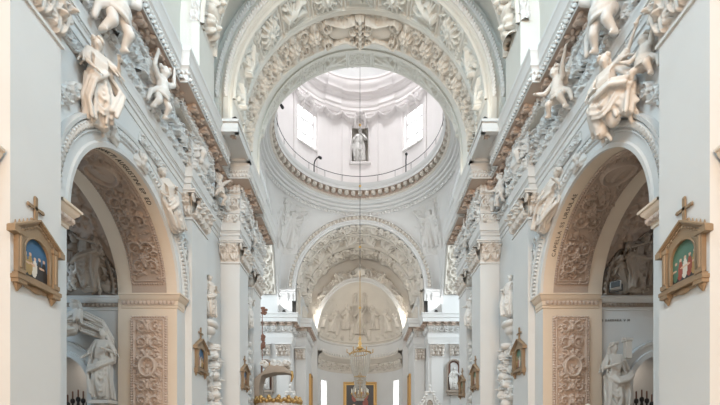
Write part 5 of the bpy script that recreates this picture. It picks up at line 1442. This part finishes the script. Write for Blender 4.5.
for s, nm in SIDES:
    place('cherub_head', CHER, 'winged cherub head on the near part of the %s archivolt' % nm, 'cherub', (s*6.4, 10.35, 9.78), rz(s, .3), .95)
    place('cherub_head', CHER, 'winged cherub head at the crown of the %s archivolt' % nm, 'cherub', (s*6.36, 11.75, 9.98), rz(s, .3), .95)
    q = PUT if s < 0 else PUT[1:]+PUT[:1]
    place('putto', q[0], 'large white putto on the %s frieze nearest the camera' % nm, 'putto', (s*6.15, 10.0, 11.6), rz(s, .35), 1.55, None, (-.15, 0))
    place('putto', q[1], 'white putto on the %s frieze between the arch and the second pilaster' % nm, 'putto', (s*6.2, 12.35, 11.75), rz(s, .35), 1.25, None, (-.15, 0))
    place('putto', q[2], 'white putto at the recess of the %s frieze before the crossing pier' % nm, 'putto', (s*6.2, 17.6, 12.1), rz(s, .35), 1.15)
    place('putto', q[0], 'small white putto on the %s frieze past the crossing pier' % nm, 'putto', (s*5.75, 21.1, 11.95), rz(s, .4), 1.25)
    place('cherub_head', CHER, 'winged cherub head on the %s frieze above the forward crossing pilaster' % nm, 'cherub', (s*6.15, 18.6, 12.75), PI, 1.7)
    place('cherub_head', CHER, 'winged cherub head on the %s frieze above the second pilaster' % nm, 'cherub', (s*6.1, 15.4, 12.75), rz(s, .5), 1.6)
    t = thing('cartouche', 'curling shell cartouche on the %s frieze above the near pilaster' % nm, 'cartouche', (s*6.2, 8.1, 12.7)); 
    b = MB(); b.ell((0, 0, 0), (.14, .35, .35)); b.build('shield', M['figw'], t, True)
    b = MB()
    for e in (-1, 1):
        for g in (-1, 1): b.tube([(-s*.06, e*(.35+.2*(1-x/8)*math.cos(x)), g*.28+.2*(1-x/8)*math.sin(x)) for x in np.linspace(0, 7, 16)], .06, .035, 6)
    b.build('scrolls', M['figw'], t, True, auto=False)
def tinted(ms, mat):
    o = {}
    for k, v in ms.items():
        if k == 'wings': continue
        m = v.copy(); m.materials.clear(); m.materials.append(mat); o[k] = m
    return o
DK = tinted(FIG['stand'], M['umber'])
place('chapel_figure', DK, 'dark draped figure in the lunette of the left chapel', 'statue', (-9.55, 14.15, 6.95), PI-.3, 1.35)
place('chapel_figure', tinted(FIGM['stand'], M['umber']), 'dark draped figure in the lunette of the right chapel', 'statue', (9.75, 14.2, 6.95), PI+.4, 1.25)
place('putto', PUT[1], 'small bare putto on the ledge of the left chapel lunette', 'putto', (-10.05, 14.0, 6.95), PI-.4, .75)
place('chapel_figure', FIG['recline'], 'draped figure crouching over the doorway arch of the left chapel', 'statue', (-10.15, 14.05, 5.0), PI-.6, 1.35)
t = place('chapel_figure', FIG['stand'], 'tall draped figure standing beside the doorway of the left chapel', 'statue', (-9.12, 14.2, 3.1), PI+.3, 1.4); t.scale = (1.15, 1.3, 1.45)
t = place('saint_barbara_statue', FIGM['stand'], 'grey draped woman statue with a small tower beside the right chapel doorway', 'statue', (8.98, 14.15, 2.35), PI-.2, 1.6)
t.name = 'tower_saint_statue'; t.scale = (1.15, 1.4, 1.6)
b = MB(); b.box(-.36, -.20, .1, .28, 1.35, 1.72); b.box(-.38, -.18, .07, .31, 1.72, 1.77)
for k in range(3): b.box(-.375+.07*k, -.335+.07*k, .08, .12, 1.77, 1.83)
b.build('tower', M['fig'], t)
for s, nm, a, z in ((-1, 'left', 9.1, 3.1), (1, 'right', 8.98, 2.35)):
    k = thing('statue_bracket', 'stucco bracket under the standing statue of the %s chapel' % nm, 'bracket', (s*a, 14.25, z))
    b = MB(); b.box(-.35, .35, -.35, .35, -.12, 0); b.ell((0, .05, -.2), (.3, .3, .25)); b.cap((0, .2, -.3), (0, .3, -.7), .16, .05); b.build('console', M['fig'], k, True)
place('chapel_swag', FIG['recline'], 'x', 'x', (0, 0, 0)) if False else None
# drapery swag over the left chapel doorway
sw = MB(); r = random.Random(9)
for q in range(9):
    sw.tube([(-10.4+.02*q, 14.3-.05*(q % 3), 6.2-.05*q), (-9.8, 14.25-.05*(q % 3), 6.25-.09*q), (-9.2+.03*q, 14.3-.06*(q % 2), 5.95-.09*q), (-8.85, 14.35, 5.3-.08*q)], .06, .05, 8)
o = sw.build('stucco_drapery', M['fig'], None, True, auto=False); tag(o, 'swag of stucco drapery above the left chapel doorway', 'drapery')
# painted veiled figure by the right pier
t = thing('veiled_figure', 'small painted figure with white veil before the right pier panel', 'statue', (7.9, 13.85, 1.4), PI)
vm = figure_meshes('veil', dict(el=((-.26, .06, 1.18), (.26, .05, 1.18)), ha=((-.05, .26, 1.26), (.06, .26, 1.26)), face=(.2, 1, -.3)), 41, .03, mat=M['skin'])
for q, m in (('body', M['skin']), ('robe', M['blue'])):
    vm[q].materials.clear(); vm[q].materials.append(m); inst(q, vm[q], t, (0, 0, 0), (0, 0, 0), .86)
v = MB(); v.ell((0, -.015, 1.42), (.125, .12, .14)); v.cap((0, -.06, 1.35), (0, -.09, .95), .13, .2); v.build('veil', M['veil'], t, True, auto=False)
k = thing('pedestal', 'plain stone pedestal under the veiled figure', 'pedestal', (7.9, 13.85, 0))
b = MB(); b.box(-.3, .3, -.3, .3, 0, .2); b.box(-.24, .24, -.24, .24, .2, 1.28); b.box(-.3, .3, -.3, .3, 1.28, 1.4); b.build('block', M['cream'], k)
# candelabra glimpsed through the chapel doorways
for s, nm in SIDES:
    t = thing('candelabrum', 'dark branched candelabrum seen through the %s chapel doorway' % nm, 'candelabrum', (s*11.2, 15.9, 0))
    b = MB(); b.lathe([(.3, 0), (.3, .1), (.06, .3), (.05, 2.4), (.1, 2.5), (.04, 3.3)], (0, 0), 12); b.build('stand', M['grime'], t, True)
    for x in (-.42, -.22, 0, .2, .4):
        h = 3.1+.18*math.cos(x*4); a = MB(); a.tube([(0, 0, 2.5), (x*.6, 0, 2.45), (x, 0, 2.75), (x, 0, h)], .035, None, 6); a.cap((x, 0, h), (x, 0, h+.06), .08); ar = a.build('branch', M['grime'], t, True, auto=False)
        c = MB(); c.cap((x, 0, h+.05), (x, 0, h+.4), .03, .028, 8, 2); c.build('candle', M['darkstone'], ar, True, auto=False)
# small floodlights
def flood(p, rot, label, white=False, sc=1):
    t = thing('floodlight', label, 'lamp', p, rot, sc)
    b = MB(); b.box(-.16, .16, -.10, .10, .10, .34); b.build('housing', M['wall'] if white else M['dark'], t)
    b = MB(); b.box(-.14, .14, -.13, -.10, .12, .32); b.build('glass', M['dark'], t)
    b = MB(); b.tube([(-.19, 0, .2), (-.19, 0, .0), (.19, 0, .0), (.19, 0, .2)], .02, None, 6); b.build('yoke', M['dark'], t, True, auto=False)
flood((9.05, 14.15, 6.95), -.7, 'white floodlight with black face on the right chapel ledge', True, 1.0)
for s, nm in SIDES:
    flood((s*5.12, 16.35, 14.67), s*.5, 'small dark floodlight on the %s cornice slab under the great arch' % nm, False, .55)
    for k, a in enumerate((7.4, 8.2, 9.0)): flood((s*a, YF-.55, fz(14.64)+.02), 0, '%s dark floodlight on the far cornice of the %s transept' % (('inner', 'middle', 'outer')[k], nm), False, .75)

# ================================================================== LIGHT
def area(name, loc, target, sx, sy, power, col):
    L_ = bpy.data.lights.new(name, 'AREA'); L_.shape = 'RECTANGLE'; L_.size = sx; L_.size_y = sy; L_.energy = power; L_.color = col
    o = bpy.data.objects.new(name, L_); C.objects.link(o); o.location = loc
    o.rotation_euler = (Vector(target)-Vector(loc)).to_track_quat('-Z', 'Y').to_euler(); return o
COOL = (.58, .83, 1.0); WARMC = (1, .73, .52); NEU = (1, .97, .93)
area('west_window_light', (0, -19.8, 9.5), (0, 20, 9), 11, 14, 2700, WARMC)
for s, nm in SIDES:
    for y in (-.5, 5.5): area('clerestory_window_light', (s*5.7, y, 18.8), (-s*6.5, y+6.5, 8), 3.2, 3.2, 760, COOL)
    area('transept_window_light', (s*14.6, YC, 14), (0, YC, 11), 9, 12, 1250, (.84, .94, 1))
    area('chancel_window_light', (s*5.2, 44.6, 15.2), (-s*3, 45.5, 17.5), 1.6, 1.6, 70, (1, .94, .84))
    area('left_chapel_window_light' if s < 0 else 'right_chapel_window_light', (s*13.9, 11.6, 5.2), (s*8.5, 14.4, 4.0), 3, 3.5, 75 if s < 0 else 24, (.62, .84, 1) if s < 0 else (1, .92, .8))
    area('passage_light', (s*11, 16.5, 5.2), (s*11, 17, 0), 1.5, 1, 12, (1, .85, .7))
    area('flood_and_fill_beam', (s*5.0, 16.2, 15.05), (-s*2.5, 18.5, 22), .5, .3, 24, (1, .93, .82))
    area('flood_and_fill_beam', (s*5.2, 21.3, 15.0), (-s*2.5, 23.2, 24), .5, .3, 30, (1, .95, .88))  # added fill for the crossing arch soffit; no lamp stands here
    area('flood_and_fill_beam', (s*7.6, YF-.7, 14.6), (s*2, YF-3, 24), .6, .3, 22, (.95, .97, 1))
area('lantern_light', (0, YC, 43.9), (0, YC, 0), 2.6, 2.6, 1050, (.97, .98, 1))
w = bpy.data.worlds.new('World'); bpy.context.scene.world = w; w.use_nodes = True
w.node_tree.nodes['Background'].inputs['Color'].default_value = (.8, .88, 1, 1); w.node_tree.nodes['Background'].inputs['Strength'].default_value = .4

# ================================================================== CAMERA
cam = bpy.data.cameras.new('Camera'); co = bpy.data.objects.new('Camera', cam); C.objects.link(co)
co.location = (0, 0, E); co.rotation_euler = (PI/2, 0, 0)
cam.sensor_width = 36; cam.lens = 400/720*36; cam.shift_y = (440-202.5)/720; cam.clip_end = 300
sc = bpy.context.scene; sc.camera = co
sc.view_settings.view_transform = 'Standard'; sc.view_settings.look = 'None'; sc.view_settings.exposure = 1.05; sc.view_settings.gamma = 1; sc.view_settings.use_curve_mapping = False
